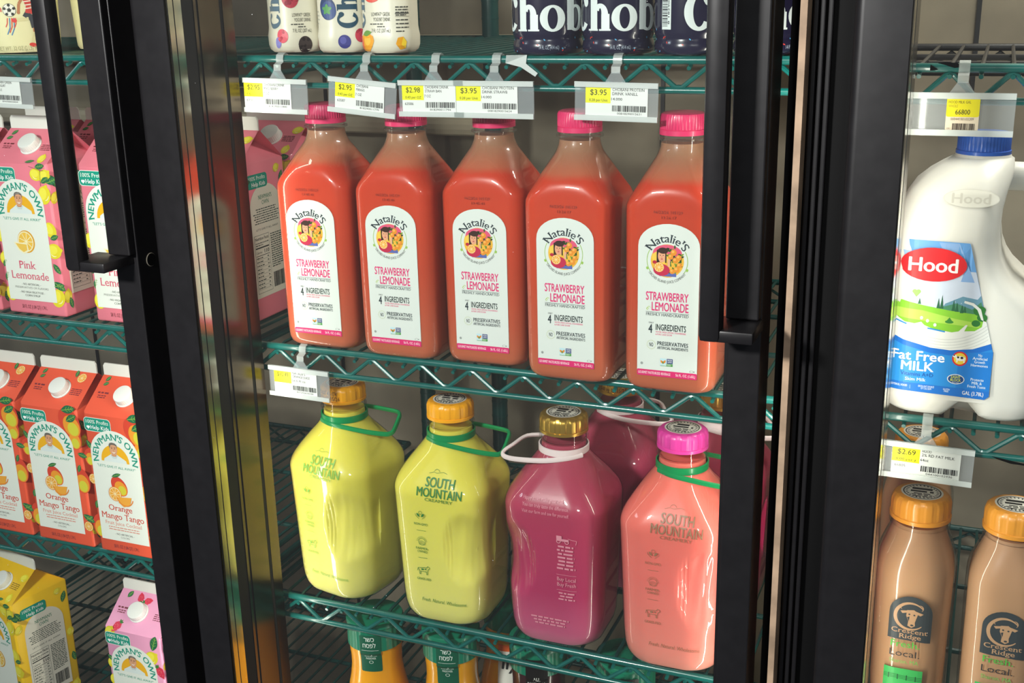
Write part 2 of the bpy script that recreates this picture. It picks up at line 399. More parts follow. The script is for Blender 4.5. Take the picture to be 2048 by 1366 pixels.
d3 = door('door_3', -.114, .55, True, .045, .030); handle(d3, .47, .49, .5, (.52, .549), 1.15)
def mullion(name, x0, x1):
    bm = bmesh.new()
    xm = x1-.0012
    box(bm, x0+.001, xm, YB+.001, -.024, ZB, ZT)                       # body
    box(bm, x0+.004, x1, YB+.004, YB+.0085, ZB, ZT, 1); box(bm, x0+.004, x1, YB+.012, -.046, ZB, ZT, 1)
    box(bm, x0+.001, x1-.0005, -.039, -.020, ZB, ZT, 1); box(bm, x0+.002, xm-.001, -.0415, -.0395, ZB, ZT)
    o = link(name, bm, [M_GASKET, M_BRONZE]); o['kind'] = 'structure'; return o
mullion('trim_4', -.885, -.7965)
mullion('trim_5', -.172, -.0700)
bm = bmesh.new(); box(bm, -.1600, -.1540, -.119, -.094, ZB, ZT); struct('trim_6', bm, M_TAN)
bm = bmesh.new()
for x in (-.1495, -.1435, -.137): box(bm, x-.0022, x+.0022, -.102, -.0945, ZB, ZT, bev=.0012)
struct('trim_7', bm, M_BLACK)
slab('trim_8', -3.2, 1.6, -.15, -.04, 2.05, 2.24, M_BLACK); slab('trim_9', -3.2, 1.6, -.15, -.04, .0, .25, M_BLACK)
slab('trim_10', -1.68, -1.625, -.14, -.02, .25, 2.05, M_BLACK); slab('trim_11', .555, .62, -.14, -.02, .25, 2.05, M_BLACK)

# ================================================================== wire shelves
def wire_shelf(x0, x1, z, depth, label, phase=0.0, wires=M_WIRE, pitch=.0215, kn=3):
    t = thing('wire_shelf', ((x0+x1)/2, 0, z), label, 'shelf', 'green wire shelves'); X0, X1 = x0-(x0+x1)/2, x1-(x0+x1)/2
    bm = bmesh.new(); tube(bm, [(X0, 0, -.0042), (X1, 0, -.0042)], .0042, 12); link('front_rail', bm, M_GREEN, t, True)
    bm = bmesh.new(); tube(bm, [(X0, 0, -.0335), (X1, 0, -.0335)], .0036, 10); link('lower_rail', bm, M_GREEN, t, True)
    per = pitch*kn; bm = bmesh.new(); pts = []; k = math.floor((x0-phase)/per)-1
    while True:
        a = phase+k*per; xm = (x0+x1)/2
        for dx, zz in ((-.5, -.0305), (-.44, -.0302), (-.06, -.0105), (0, -.0098), (.06, -.0105), (.44, -.0302)):
            xx = a+dx*per
            if x0+.002 < xx < x1-.002: pts.append((xx-xm, 0, zz))
        k += 1
        if a > x1+per: break
    tube(bm, pts, .0026, 8); link('truss_wire', bm, M_GREEN, t, True)
    bm = bmesh.new(); x = phase - math.floor((phase-x0)/pitch)*pitch
    while x < x1-.003:
        xx = x-(x0+x1)/2
        if x > x0+.003:
            tube(bm, [(xx, depth-.002, -.003), (xx, .012, -.003), (xx, .006, -.0045)], .0021, 6)
            tube(bm, [(xx, .0065, -.0040), (xx, .0015, -.0105), (xx, -.0045, -.0118)], .0022, 7, 1)
        x += pitch
    link('deck_wires', bm, [wires, M_GREEN], t, True)
    bm = bmesh.new(); tube(bm, [(X0, depth, -.0042), (X1, depth, -.0042)], .0042, 10); tube(bm, [(X0, depth, -.0335), (X1, depth, -.0335)], .0036, 10)
    pts = []; n = int((X1-X0)/per)*2
    for i in range(n+1): pts.append((X0+.004+i*per/2, depth, -.030 if i % 2 else -.010))
    tube(bm, pts, .0026, 6); link('back_rail', bm, wires, t, True)
    bm = bmesh.new()
    for y in (depth*.33, depth*.66): tube(bm, [(X0, y, -.0085), (X1, y, -.0085)], .0034, 8)
    for xx in (X0, X1): tube(bm, [(xx, 0, -.0042), (xx, depth, -.0042)], .004, 8); tube(bm, [(xx, 0, -.0335), (xx, depth, -.0335)], .0034, 8)
    link('side_rails', bm, wires, t, True)
    return t
Z1, Z2, Z3, Z4 = 1.382, 1.0395, .6955, .372
PH2, PH1 = -.6577, -.3898
wire_shelf(-1.62, -.880, Z1, .50, 'green wire shelf holding the cream yogurt tubs at top left', PH1)
wire_shelf(-.872, -.128, Z1, .50, 'green wire shelf with five price tags under the yogurt drinks', PH1)
wire_shelf(-.112, .60, Z1-.006, .346, 'green wire shelf with bare deck above the white milk jug', -.095, M_BLACK, .0265, 2)
wire_shelf(-1.62, -.880, Z2, .50, 'green wire shelf under the pink lemonade cartons', PH2)
wire_shelf(-.872, -.128, Z2, .50, 'green wire shelf under the five strawberry lemonade bottles', PH2)
wire_shelf(-.112, .60, Z2-.003, .50, 'green wire shelf under the white milk jug', -.078)
wire_shelf(-1.62, -.880, .7085, .50, 'green wire shelf under the orange mango cartons', PH2)
wire_shelf(-.872, -.128, Z3, .50, 'green wire shelf under the yellow, magenta and coral glass jugs', PH2)
wire_shelf(-.112, .60, Z3, .50, 'green wire shelf under the chocolate milk bottles', -.078)
wire_shelf(-1.62, -.880, Z4, .50, 'green wire shelf at bottom left under the yellow carton', PH2)
wire_shelf(-.872, -.128, Z4, .50, 'lowest green wire shelf under the green capped orange juice', PH2)
bm = bmesh.new(); tube(bm, [(0, 0, 0), (0, 0, 1.9)], .0125, 16)
for i in range(75): tube(bm, [(0, 0, .02+i*.025), (0, 0, .0225+i*.025)], .0131, 16)
post = tag(link('shelf_post', bm, M_WIRE, None, True), 'dark green ribbed shelf post left of the dark protein drinks', 'post', 'shelf posts'); post.location = (-.835, .49, .06)
post['label'] = 'dark green ribbed post holding the back left shelf corner'
p2 = copy_thing(post, (-.705, .49, .06), 'dark green ribbed post behind the gap in the yogurt drinks')

# ================================================================== bottles: shared art helpers
def fruit_orange(A, x, y, r):
    A.ell(x, y, r, r, '#e58a2a'); A.up(); A.ell(x, y, r*.9, r*.9, '#f4e3b0'); A.up(); A.ell(x, y, r*.8, r*.8, '#f0a93a'); A.up()
    for k in range(9):
        a = 2*pi*k/9; A.line([(x, y), (x+r*.8*cos(a), y+r*.8*sin(a))], r*.07, '#f6e2ae')
    A.h -= 3
def cap_sticker(r, seed):
    A = Art(); A.ell(0, 0, r, r, '#e9e5d8'); A.up(); A.ring(0, 0, r*.84, r*.9, '#2a2a28'); A.up()
    R_ = random.Random(seed)
    for k in range(26):
        a = 2*pi*k/26; A.line([(r*.68*cos(a), r*.68*sin(a)), (r*.8*cos(a+.05), r*.8*sin(a+.05))], r*.07, '#2a2a28')
    A.small(-r*.55, r*.22, r*.55, '#22211f', r*.24, 1, r*.3, seed, 'C'); A.small(-r*.6, -r*.08, r*.6, '#22211f', r*.2, 1, r*.3, seed+1, 'C'); A.small(-r*.5, -r*.30, r*.5, '#22211f', r*.1, 3, r*.17, seed+2, 'C')
    return A
# ------------------------------------------------------------------ strawberry lemonade bottles
NW = [(0, .078), (.0025, .0865), (.006, .0925), (.012, .0958), (.022, .0968), (.16, .0982), (.19, .0985), (.196, .0978), (.2015, .0945), (.207, .0885), (.245, .0500), (.251, .0455), (.256, .0440), (.2655, .0435)]
NWf = interp(NW)
def nrad(z): return .0165 if z < .196 else min(.0165+(z-.196)/.055*.012, NWf(z)/2)
M_NJ = banded('strawberry_juice', [(0, '#c26c49'), (.05, '#c65b3a'), (.11, '#c94824'), (.185, '#d24018'), (.222, '#cd3a16'), (.229, '#bc6444'), (.252, '#a2765a')], .32, sss=.3, sss_scale=.008)
def arch(bm):
    """front panel whose top edge rises in the middle"""
    for v in bm.verts:
        x, y, z = v.co
        if y > -.012 or not .180 < z < .247: continue
        dz = .015*max(0, 1-(x/.046)**2)*min(1, (z-.18)/.012)*max(0, min(1, (.247-z)/.030))
        k = NWf(z-dz)/NWf(z); v.co.y = y*k
NWR = []
for (za, wa), (zb_, wb) in zip(NW, NW[1:]):
    n_ = max(1, round((zb_-za)/.0035)) if .18 < zb_ < .25 else 1
    NWR += [(za+(zb_-za)*q/n_, wa+(wb-wa)*q/n_) for q in range(n_)]
NWR.append(NW[-1])
M_PINKCAP = P('pink_cap', '#dd3569', .35, .5, coat=.2)
def natalie_label():
    A = Art(); W_, zb, zt = .0318, .0185, .1805
    pts = [(-W_+.0015, zb), (W_-.0015, zb), (W_, zb+.0015), (W_, zt-.024)]
    for i in range(1, 16): a = pi*i/16; pts.append((W_*cos(a), zt-.024+.024*sin(a)**.92))
    pts += [(-W_, zt-.024), (-W_, zb+.0015)]; A.poly(pts, '#dde4de'); A.up()
    A.rect(-W_, zb, W_, zb+.0068, '#dc2d70', .0012)
    cx, cz, R_ = -.0014, .1425, .0172
    A.ring(cx, cz, R_*1.2, R_*1.24, '#9cc25a', 150, 215); A.ring(cx, cz, R_*1.2, R_*1.24, '#9cc25a', -35, 30); A.ell(cx-R_*1.2, cz-.0085, .0012, .0016, '#9cc25a', 20); A.ell(cx+R_*1.2, cz-.0085, .0012, .0016, '#9cc25a', -20)
    A.text('NATALIE\'S'.title(), 0, 0, .0079, '#27333a', arc=(cx, cz, .0192, 91, False), w=.0395, serif=.9, bold=1, res=3)
    A.ring(cx-.0175, cz+.0125, .0006, .0013, '#27333a', 60, 330)
    A.text('ORCHID ISLAND JUICE COMPANY', 0, 0, .0026, '#2c332e', arc=(cx, cz, .0232, 270, True), w=.046, bold=1)
    # round picture: a girl drinking juice beside an orange tree
    A.ell(cx, cz, R_, R_, '#efb73c'); A.up()
    A.ell(cx, cz+.0082, .0150, .0085, '#e0587a'); A.ell(cx-.007, cz+.003, .009, .007, '#f2c84e'); A.up()
    rr = random.Random(5)
    for k in range(46):
        a, q = rr.uniform(-pi/2, pi/2), R_*math.sqrt(rr.random())*.95; x, y = .001+q*cos(a)*.95, q*sin(a)
        if hypot(x, y) < R_*.9: A.leaf(cx+x, cz+y, .0042, .0019, rr.uniform(0, 360), rr.choice(('#2f5a20', '#4d7a2a', '#1f3d18', '#7d9a34')))
    A.rect(cx-.008, cz-.0160, cx+.0095, cz-.0125, '#5a68b0'); A.up()
    for x, y, r in ((.0065, .009, .0031), (.0118, .004, .0029), (.0083, .001, .0028), (.0125, -.004, .0027), (.0098, -.0085, .003), (.0035, .0045, .0027), (.0052, -.0105, .0026)):
        A.ell(cx+x, cz+y, r, r, '#e8912c'); A.up(); A.ell(cx+x-r*.25, cz+y+r*.3, r*.5, r*.45, '#f4b456'); A.h -= 1
    A.rect(cx-.011, cz-.003, cx-.0078, cz+.0115, '#2a1a16', .0015); A.ell(cx-.0055, cz+.0048, .0042, .0066, '#e6a783'); A.ell(cx-.0045, cz+.0105, .0052, .0032, '#3a221a'); A.rect(cx-.0022, cz-.002, cx-.0008, cz+.009, '#3a221a')
    A.up(); A.ell(cx-.0072, cz+.0056, .0006, .0004, '#2a1a16'); A.ell(cx-.0042, cz+.0056, .0006, .0004, '#2a1a16'); A.ell(cx-.0056, cz+.0018, .0011, .0005, '#b8324a'); A.ell(cx-.0056, cz+.0038, .0004, .0009, '#cf8a68')
    A.ell(cx-.0058, cz-.0095, .0085, .0062, '#c22a4c'); A.rect(cx+.0005, cz-.006, cx+.003, cz+.002, '#e8b088', .001); A.ell(cx-.013, cz-.0018, .0022, .0018, '#b8243c'); A.up()
    fruit_orange(A, cx-.0083, cz-.0068, .0052); A.h = 1
    A.text('STRAWBERRY', -.0009, .1006, .0084, '#de3576', w=.0445, bold=2, res=3); A.text('LEMONADE', .0023, .0897, .0086, '#de3576', w=.0385, bold=2, res=3)
    A.ring(-.0198, .0925, .0009, .0014, '#a8c43c', 0, 270); A.ring(-.0212, .0912, .0008, .0013, '#a8c43c', 90, 300)
    A.rect(-.0231, .0878, .0222, .0882, '#27333a'); A.text('FRESHLY HANDCRAFTED', -.0005, .0842, .0029, '#27333a', w=.0448, bold=1, serif=1)
    A.text('4', -.0180, .0655, .0088, '#27333a', w=.0042, bold=2); A.text('ONLY', -.0172, .0757, .0016, '#27333a', w=.0052, bold=1)
    A.text('INGREDIENTS', .0035, .0690, .0062, '#23302f', w=.0318, bold=2); A.text('WATER, FRESH LEMONS, STRAWBERRIES', .0035, .0662, .0017, '#de3576', w=.0318, bold=1); A.text('& PURE CANE SUGAR', -.0124, .0636, .0017, '#de3576', w=.0175, al='L', bold=1)
    for k in range(20):
        a = 2*pi*k/20; A.line([(-.0168+.0041*cos(a), .0528+.0041*sin(a)), (-.0168+.0050*cos(a), .0528+.0050*sin(a))], .0004, '#a8b84c')
    A.text('NO', -.0168, .0508, .0040, '#27333a', w=.0042, bold=2); A.text('PRESERVATIVES', .0058, .0528, .0040, '#27333a', w=.0325, bold=2); A.text('ARTIFICIAL INGREDIENTS', .0058, .0487, .0028, '#27333a', w=.0325, bold=2)
    A.rect(-.0070, .0310, -.0006, .0388, '#bfe0ea'); A.rect(0, .0335, .0062, .0388, '#223f7c'); A.rect(-.0070, .0305, .0062, .0333, '#4c9a4a'); A.up()
    A.leaf(-.0042, .0333, .0042, .0022, 125, '#e28a2c'); A.leaf(-.0036, .0333, .0044, .0022, 60, '#e28a2c'); A.leaf(-.0040, .0325, .0036, .0014, 92, '#3c8a46')
    A.text('NON', .0031, .0366, .0015, '#ffffff', w=.0045, bold=1); A.text('GMO', .0031, .0345, .0015, '#ffffff', w=.0045, bold=1); A.text('VERIFIED', -.0004, .0313, .0014, '#e6f0d8', w=.0100, bold=1)
    A.h = 1; A.ring(-.0268, .0318, .0009, .0013, '#27333a'); A.ell(-.0268, .0318, .0004, .0005, '#27333a'); A.ring(.0262, .0272, .0019, .0022, '#27333a', 35, 325, ky=.55); A.line([(.0277, .0278), (.0295, .0264)], .0003, '#27333a'); A.line([(.0277, .0266), (.0295, .028)], .0003, '#27333a')
    A.h = 3; A.text('GOURMET PASTEURIZED BEVERAGE', -.0305, .0205, .0027, '#fbe8ee', w=.0345, al='L', bold=1); A.text('56 FL. OZ. (1.65L)', .0300, .0205, .0027, '#fbe8ee', w=.0205, al='R', bold=1)
    return A
def code_art(l1, l2, x, z):
    A = Art(); A.text(l1, x, z, .0029, '#7c2a1c', w=.0300, res=1); A.text(l2, x+.001, z-.0052, .0027, '#7c2a1c', w=.0150, res=1); return A
def make_natalie():
    t = thing('juice_bottle', (0, 0, 0), '', 'bottle', 'strawberry lemonade bottles')
    bm = bmesh.new(); loft(bm, [(z, rrect(w, w, min(nrad(z), w/2-1e-4), 7, 12)) for z, w in NWR], cap1=False); arch(bm); b = link('bottle', bm, M_PET, t, True)
    bm = bmesh.new(); loft(bm, [(max(z, .0012), rrect(w-.0009, w-.0009, min(nrad(z)-.0003, w/2-.0006), 7, 12)) for z, w in NWR if z < .2565]); arch(bm); link('juice', bm, M_NJ, t, True)
    bm = bmesh.new(); lathe(bm, [(.0222, .2585), (.0252, .2590), (.0252, .2610), (.0222, .2618)], 36, cap0=False, cap1=False); link('neck_ring', bm, M_PET, t, True)
    bm = bmesh.new(); lathe(bm, [(.0228, .2640), (.0238, .2642), (.0238, .2692), (.0229, .2697), (.0236, .2702), (.0236, .2825), (.0222, .2852), (.0195, .2862), (.001, .2864)], 144, rib=.0006, ribn=48, ribz=(.2702, .2826)); link('cap', bm, M_PINKCAP, t, True)
    f = on_rr(NWf, nrad); natalie_label().build('label', t, f, .004)
    return t
nat = make_natalie(); first = True
NAT = [(-.7250, .0420, 'leftmost strawberry lemonade bottle, beside the pink cartons', '06/23/26 105129', '13:45:41', .01),
       (-.6160, .0350, 'second strawberry lemonade bottle from the left, under the $2.98 price tag', '06/23/26 105129', '13:45:40', .0),
       (-.5112, .0425, 'middle one of the five strawberry lemonade bottles in the row', '06/23/26 105129', '13:45:41', .01),
       (-.4038, .0210, 'fourth strawberry lemonade bottle from the left, cap behind the last $3.95 tag', '06/23/26 105129', '13:26:17', .0),
       (-.2928, .0200, 'rightmost strawberry lemonade bottle, partly hidden by the black door handle', '06/23/26 105129', '13:26:17', .01)]
for k, (x, y, lab, c1, c2, rz) in enumerate(NAT):
    o = nat if k == 0 else copy_thing(nat, (x, y, Z2), lab)
    o.location = (x, y, Z2); o.rotation_euler = (0, 0, rz); o['label'] = lab
for o, q in zip([o for o in COL.objects if o.get('group') == 'strawberry lemonade bottles'], NAT):
    code_art(q[3], q[4], -.0015, .1905).build('date_code', o, on_rr(NWf, nrad), .004)

# ------------------------------------------------------------------ half-gallon glass jugs
SW = [(0, .088), (.003, .099), (.007, .106), (.013, .1115), (.022, .1150), (.035, .1168)] + [(.035+i*.004, .1168+.0094*i/35) for i in range(1, 36)] + [(.1785, .1256), (.1825, .1238), (.187, .1206), (.192, .1160), (.199, .1080), (.208, .0965), (.217, .0843), (.225, .0730), (.231, .0640), (.2355, .0580), (.240, .0548), (.247, .0535), (.262, .0530)]
SWf = interp(SW)
def srad(z): return .036 if z < .178 else min(.036, SWf(z)/2)
def dimple(bm, xc):
    for v in bm.verts:
        x, y, z = v.co
        if y > -.012: continue
        d = 1-((x-xc)/.030)**2-((z-.112)/.052)**2
        if d > 0:
            q = d*d*(3-2*d); s_ = .0085*q+.0005*min(1, d*4)*sin(2*pi*x/.0044)
            n = Vector((x*.45, y, 0)).normalized(); v.co -= n*s_
def jug_print_front(g='#2c7a3a'):
    A = Art()
    A.ring(.0035, .2045, .0035, .0039, g, 20, 160); A.line([(-.006, .2035), (.0, .2052), (.004, .2042), (.012, .2060), (.017, .2046)], .0004, g)
    A.text('SOUTH', .0103, .1895, .0098, g, w=.0375, bold=2, res=3); A.text('MOUNTAIN', .0103, .1778, .0098, g, w=.0580, bold=2, res=3); A.text('CREAMERY', .0103, .1722, .0038, g, w=.0360, res=3)
    x, z = -.0150, .149
    for s_ in (1, -1):
        A.leaf(x+s_*.001, z+.0005, .0062, .0026, 90-s_*38, g); A.line([(x+s_*.002, z-.002), (x+s_*.0062, z+.0020), (x+s_*.0066, z+.0045)], .0005, g)
    A.ring(x, z+.0062, .0018, .0023, g)
    A.text('NON-GMO', x, .1385, .0030, g, w=.0180, bold=1); A.line([(x-.006, .1315), (x+.006, .1315)], .0005, g)
    A.ring(x, .1165, .0043, .0048, g)
    for k in range(12): a = pi*(k+.5)/12; A.line([(x+.0055*cos(a), .1165+.0055*sin(a)), (x+.0072*cos(a), .1165+.0072*sin(a))], .0004, g)
    for q in (-.002, -.0002, .0016): A.line([(x-.004, .1145+q), (x, .1158+q), (x+.004, .1145+q)], .0004, g)
    A.text('FARMER-', x, .1057, .0030, g, w=.0170, bold=1); A.text('OWNED', x, .1015, .0030, g, w=.0135, bold=1); A.line([(x-.006, .0945), (x+.006, .0945)], .0005, g)
    cow(A, x, .0775, .0075, g); A.text('GRASS-FED', x, .0640, .0030, g, w=.0190, bold=1)
    A.text('Fresh. Natural. Wholesome.', .0100, .0352, .0046, g, w=.0590, shear=.18); return A
def cow(A, x, z, r, c):
    """outline of a standing cow"""
    p = [(-1, .35), (-.2, .45), (.55, .5), (.75, .8), (1.05, .62), (1.1, .4), (.85, .3), (.7, -.1), (.62, -.75), (.5, -.75), (.48, -.2), (.1, -.28), (-.55, -.2), (-.6, -.75), (-.74, -.75), (-.78, -.1), (-1, .35)]
    A.line([(x+a*r, z+b*r) for a, b in p], r*.09, c); A.ell(x-.2*r, z+.15*r, .25*r, .16*r, c); A.ell(x+.35*r, z+.2*r, .14*r, .12*r, c); A.line([(x-r, z+.3*r), (x-1.1*r, z-.2*r)], r*.08, c)
def jug_print_back():
    A = Art(); g = '#d88c9c'
    for k, s_ in enumerate(('Happy cows make great milk.', 'You can truly taste the difference.', 'Visit our farm and see for yourself.')):
        A.text(s_, -.0295, .1915-k*.0072, .0038, g, w=(.050, .0565, .0575)[k], al='L', bold=1 if k == 0 else 0, shear=.15 if k == 0 else 0)
    x = .0235
    A.rect(x-.011, .147, x-.0045, .1535, g); A.rect(x-.0045, .147, x+.004, .150, g); A.line([(x+.003, .151), (x+.013, .149), (x+.012, .144)], .0006, g)
    for q in (-.0085, .0015): A.ring(x+q, .1465, .0018, .0027, g)
    A.small(x-.012, .139, x+.012, g, .0022, 7, .0047, 3, 'C'); A.line([(x-.012, .1035), (x+.012, .1035)], .0004, g)
    A.text('Buy Local', x, .0955, .0046, g, w=.0225, bold=1); A.text('Buy Fresh', x, .0885, .0046, g, w=.0225, bold=1); A.line([(x-.012, .0835), (x+.012, .0835)], .0004, g)
    A.small(x-.0115, .0785, x+.0115, g, .0018, 3, .004, 9, 'C'); A.small(-.024, .0415, .028, g, .0018, 3, .004, 19, 'C'); return A
def carry_ring(t, m, side, ang, point=False):
    bm = bmesh.new(); lathe(bm, [(.0282, .2348), (.0298, .2352), (.0298, .2428), (.0282, .2432)], 40, cap0=False, cap1=False)
    h = link('carry_handle', bm, m, t, True)
    pts = [(-.022, -.0205, .2350), (-.005, -.029, .2338), (.020, -.0300, .2312), (.046, -.0260, .2272), (.066, -.0200, .2245), (.0715, -.0160, .2250), (.0735, -.0110, .2275), (.0735, .004, .2370), (.0720, .011, .2405), (.066, .0165, .2415), (.045, .0215, .2415), (.020, .0265, .2410), (.002, .0290, .2400)]
    if point: pts = pts[:3]+[(.046, -.0220, .2285), (.064, -.0120, .2265), (.0715, -.0070, .2285), (.0700, -.0020, .2320), (.060, .005, .2370)]+pts[-3:]
    # subdivide for a soft strap
    sm = []
    for i in range(len(pts)-1):
        a = [Vector(pts[max(0, min(len(pts)-1, i+q))]) for q in (-1, 0, 1, 2)]
        for j in range(4):
            u = j/4; sm.append(.5*((2*a[1])+(a[2]-a[0])*u+(2*a[0]-5*a[1]+4*a[2]-a[3])*u*u+(3*a[1]-a[0]-3*a[2]+a[3])*u**3))
    sm.append(Vector(pts[-1])); c, s_ = cos(ang), sin(ang)
    sm = [Vector((p.x*side*c-p.y*s_, p.x*side*s_+p.y*c, p.z)) for p in sm]
    bm = bmesh.new(); tube(bm, sm, .0033, 8, flat=.7); link('loop', bm, m, h, True)
def make_jug(x, y, z, label, juice, capm, ringm, xc, side, ang, art, rz, seed, code=None):
    t = thing('glass_jug', (x, y, z), label, 'bottle', 'half-gallon glass juice jugs', rz)
    bm = bmesh.new(); loft(bm, [(q, rrect(w, w, min(srad(q), w/2-1e-4), 16, 44)) for q, w in SW], cap1=False); dimple(bm, xc); gl = link('glass', bm, M_BOTGLASS, t, True)
    bm = bmesh.new(); loft(bm, [(q, rrect(w-.0022, w-.0022, min(srad(q)-.0008, w/2-.0012), 16, 44)) for q, w in SW if .0065 < q < .25]); dimple(bm, xc); link('juice', bm, juice, t, True)
    bm = bmesh.new(); lathe(bm, [(.0265, .2500), (.0290, .2506), (.0290, .2525), (.0265, .2532)], 36, cap0=False, cap1=False); link('neck_bead', bm, M_BOTGLASS, t, True)
    bm = bmesh.new(); lathe(bm, [(.0270, .2590), (.0288, .2593), (.0288, .2624), (.0278, .2630), (.0286, .2638), (.0286, .2740), (.0276, .2775), (.0252, .2798), (.0215, .2806), (.001, .2806)], 168, rib=.0007, ribn=14, ribz=(.2638, .2776)); c = link('cap', bm, capm, t, True)
    cap_sticker(.0205, seed).build('cap_sticker', c, lambda u, v, h: Vector((u, v, .2808+h)))
    if code:
        A = Art(); A.text(code[0], -.002, .2712, .0050, '#5a3206', w=.030, bold=1, res=1); A.text(code[1], -.002, .2648, .0050, '#5a3206', w=.037, bold=1, res=1); A.build('cap_code', c, on_cyl(.0287, 0, .0003), .003)
    carry_ring(t, ringm, side, ang, ringm is M_RWHITE)
    if art: merge(gl, art.build('printing', t, on_rr(SWf, srad), .004))
    return t
M_LEM = banded('lemonade', [(0, '#efe98c'), (.10, '#ece470'), (.17, '#e9e062'), (.24, '#e5d956')], .35, sss=.4, sssr=(1, .9, .2), sss_scale=.015)
M_BERRY = banded('berry_juice', [(0, '#d98fa2'), (.03, '#c85f84'), (.08, '#b83a66'), (.16, '#b83d60'), (.24, '#ae4a5e')], .3, sss=.3, sssr=(1, .25, .4), sss_scale=.01)
M_CORAL = banded('coral_lemonade', [(0, '#f4a292'), (.05, '#f38c80'), (.12, '#f17c74'), (.24, '#ee7668')], .35, sss=.4, sssr=(1, .4, .35), sss_scale=.014)
M_GOLDY = P('amber_cap', '#f8aa16', .32, .5, coat=.2); M_GOLD = P('gold_cap', '#c9a24a', .3, .5, metal=.75); M_MAG = P('magenta_cap', '#e0429f', .32, .5, coat=.2)
M_RGREEN = P('green_strap', '#0d8a4e', .3, .5, coat=.2, sss=.1); M_RWHITE = P('pale_strap', '#ecd9d8', .4, .5, sss=.3, sssr=(1, .8, .8))
zj = Z3+.0005
make_jug(-.7340, .0560, zj, 'leftmost yellow lemonade jug, date code on its amber cap', M_LEM, M_GOLDY, M_RGREEN, .039, 1, .25, jug_print_front('#7db24a'), -.20, 1, ('PLANT 42-174', 'Sell by 05/15/26'))
make_jug(-.5785, .0440, zj, 'yellow lemonade jug with dark green lettering, next to the magenta jug', M_LEM, M_GOLDY, M_RGREEN, .039, 1, .0, jug_print_front(), .0, 2)
make_jug(-.4335, .0460, zj, 'magenta berry jug with gold cap and pale strap in the front row', M_BERRY, M_GOLD, M_RWHITE, -.041, -1, .30, jug_print_back(), .0, 3)
make_jug(-.2908, .0420, zj, 'coral pink lemonade jug with bright magenta cap', M_CORAL, M_MAG, M_RGREEN, .039, 1, .0, jug_print_front('#8f6a50'), .0, 4)
make_jug(-.4120, .200, zj, 'magenta berry jug standing behind the gold-capped front jug', M_BERRY, M_GOLD, M_RWHITE, .046, 1, -.1, None, .0, 5, ('PLANT 42-174', 'Sell by 05/15/25'))
make_jug(-.2780, .190, zj, 'magenta berry jug behind the coral jug, mostly hidden by it', M_BERRY, M_GOLD, M_RWHITE, .046, 1, .0, None, .0, 6)

# ================================================================== gable-top juice cartons
def carton_body(t, m, art_front, art_roof, art_side, capm, cx, cap=True):
    w, sh, rz, ft = .0495, .2035, .243, .2600
    bm = bmesh.new()
    ring = [(-w, -w), (w, -w), (w, w), (-w, w)]
    v = {}
    for n, z in (('a', 0), ('b', sh)):
        for i, (x, y) in enumerate(ring): v[n, i] = bm.verts.new((x, y, z))
    F = lambda *k: bm.faces.new([k_ if isinstance(k_, bmesh.types.BMVert) else v[k_] for k_ in k])
    for i in range(4): F(('a', i), ('a', (i+1) % 4), ('b', (i+1) % 4), ('b', i))
    F(('a', 3), ('a', 2), ('a', 1), ('a', 0))
    rL, rR = bm.verts.new((-w, -.0012, rz)), bm.verts.new((w, -.0012, rz)); qL, qR = bm.verts.new((-w, .0012, rz)), bm.verts.new((w, .0012, rz))
    aL, aR = bm.verts.new((-w+.034, 0, rz-.003)), bm.verts.new((w-.034, 0, rz-.003))
    F(('b', 0), ('b', 1), rR, rL); F(('b', 2), ('b', 3), qL, qR)
    F(('b', 1), ('b', 2), aR); F(('b', 1), aR, rR); F(('b', 2), qR, aR); F(rR, aR, qR)
    F(('b', 3), ('b', 0), aL); F(('b', 0), rL, aL); F(('b', 3), aL, qL); F(rL, qL, aL)
    bmesh.ops.recalc_face_normals(bm, faces=bm.faces)
    es = [e for e in bm.edges if abs(e.verts[0].co.z-e.verts[1].co.z) > .1 or (e.verts[0].co.z < .001 and e.verts[1].co.z < .001)]
    bmesh.ops.bevel(bm, geom=es, offset=.0035, segments=3, affect='EDGES', profile=.5)
    b = link('carton_box', bm, m, t, True)
    bm = bmesh.new(); pts = [(-w+.0005, rz-.0006), (w-.0005, rz-.0006), (w-.0005, ft-.004), (w-.0035, ft), (-w+.0035, ft), (-w+.0005, ft-.004)]
    R_ = [[bm.verts.new((x, y, z)) for x, z in pts] for y in (-.0011, .0011)]
    bm.faces.new(R_[0]); bm.faces.new(R_[1][::-1])
    for i in range(6): bm.faces.new((R_[0][i], R_[1][i], R_[1][(i+1) % 6], R_[0][(i+1) % 6]))
    link('top_fin', bm, ink('#e6e8e0'), t)
    # roof slope frame
    sl = Vector((0, w-.0012, rz-sh)).normalized(); nn = Vector((0, -sl.z, sl.y)); o0 = Vector((0, -w, sh))
    roof = lambda u, q, h: o0+Vector((u, 0, 0))+sl*q+nn*(h+.0003)
    merge(b, art_front.build('front_print', t, on_front(-w))); merge(b, art_roof.build('roof_print', t, roof))
    merge(b, art_side.build('side_print', t, lambda u, q, h: Vector((w+.0003+h, u, q))))
    if cap:
        bm = bmesh.new(); lathe(bm, [(.0150, 0), (.0150, .0012), (.0135, .0016), (.0135, .0100), (.0128, .0110), (.0105, .0114), (.001, .0114)], 96, rib=.0004, ribn=32, ribz=(.0016, .0105))
        c = link('cap', bm, capm, t, True); q = nn.to_track_quat('Z', 'X'); c.rotation_euler = q.to_euler(); c.location = roof(cx, .031, 0)
    return t
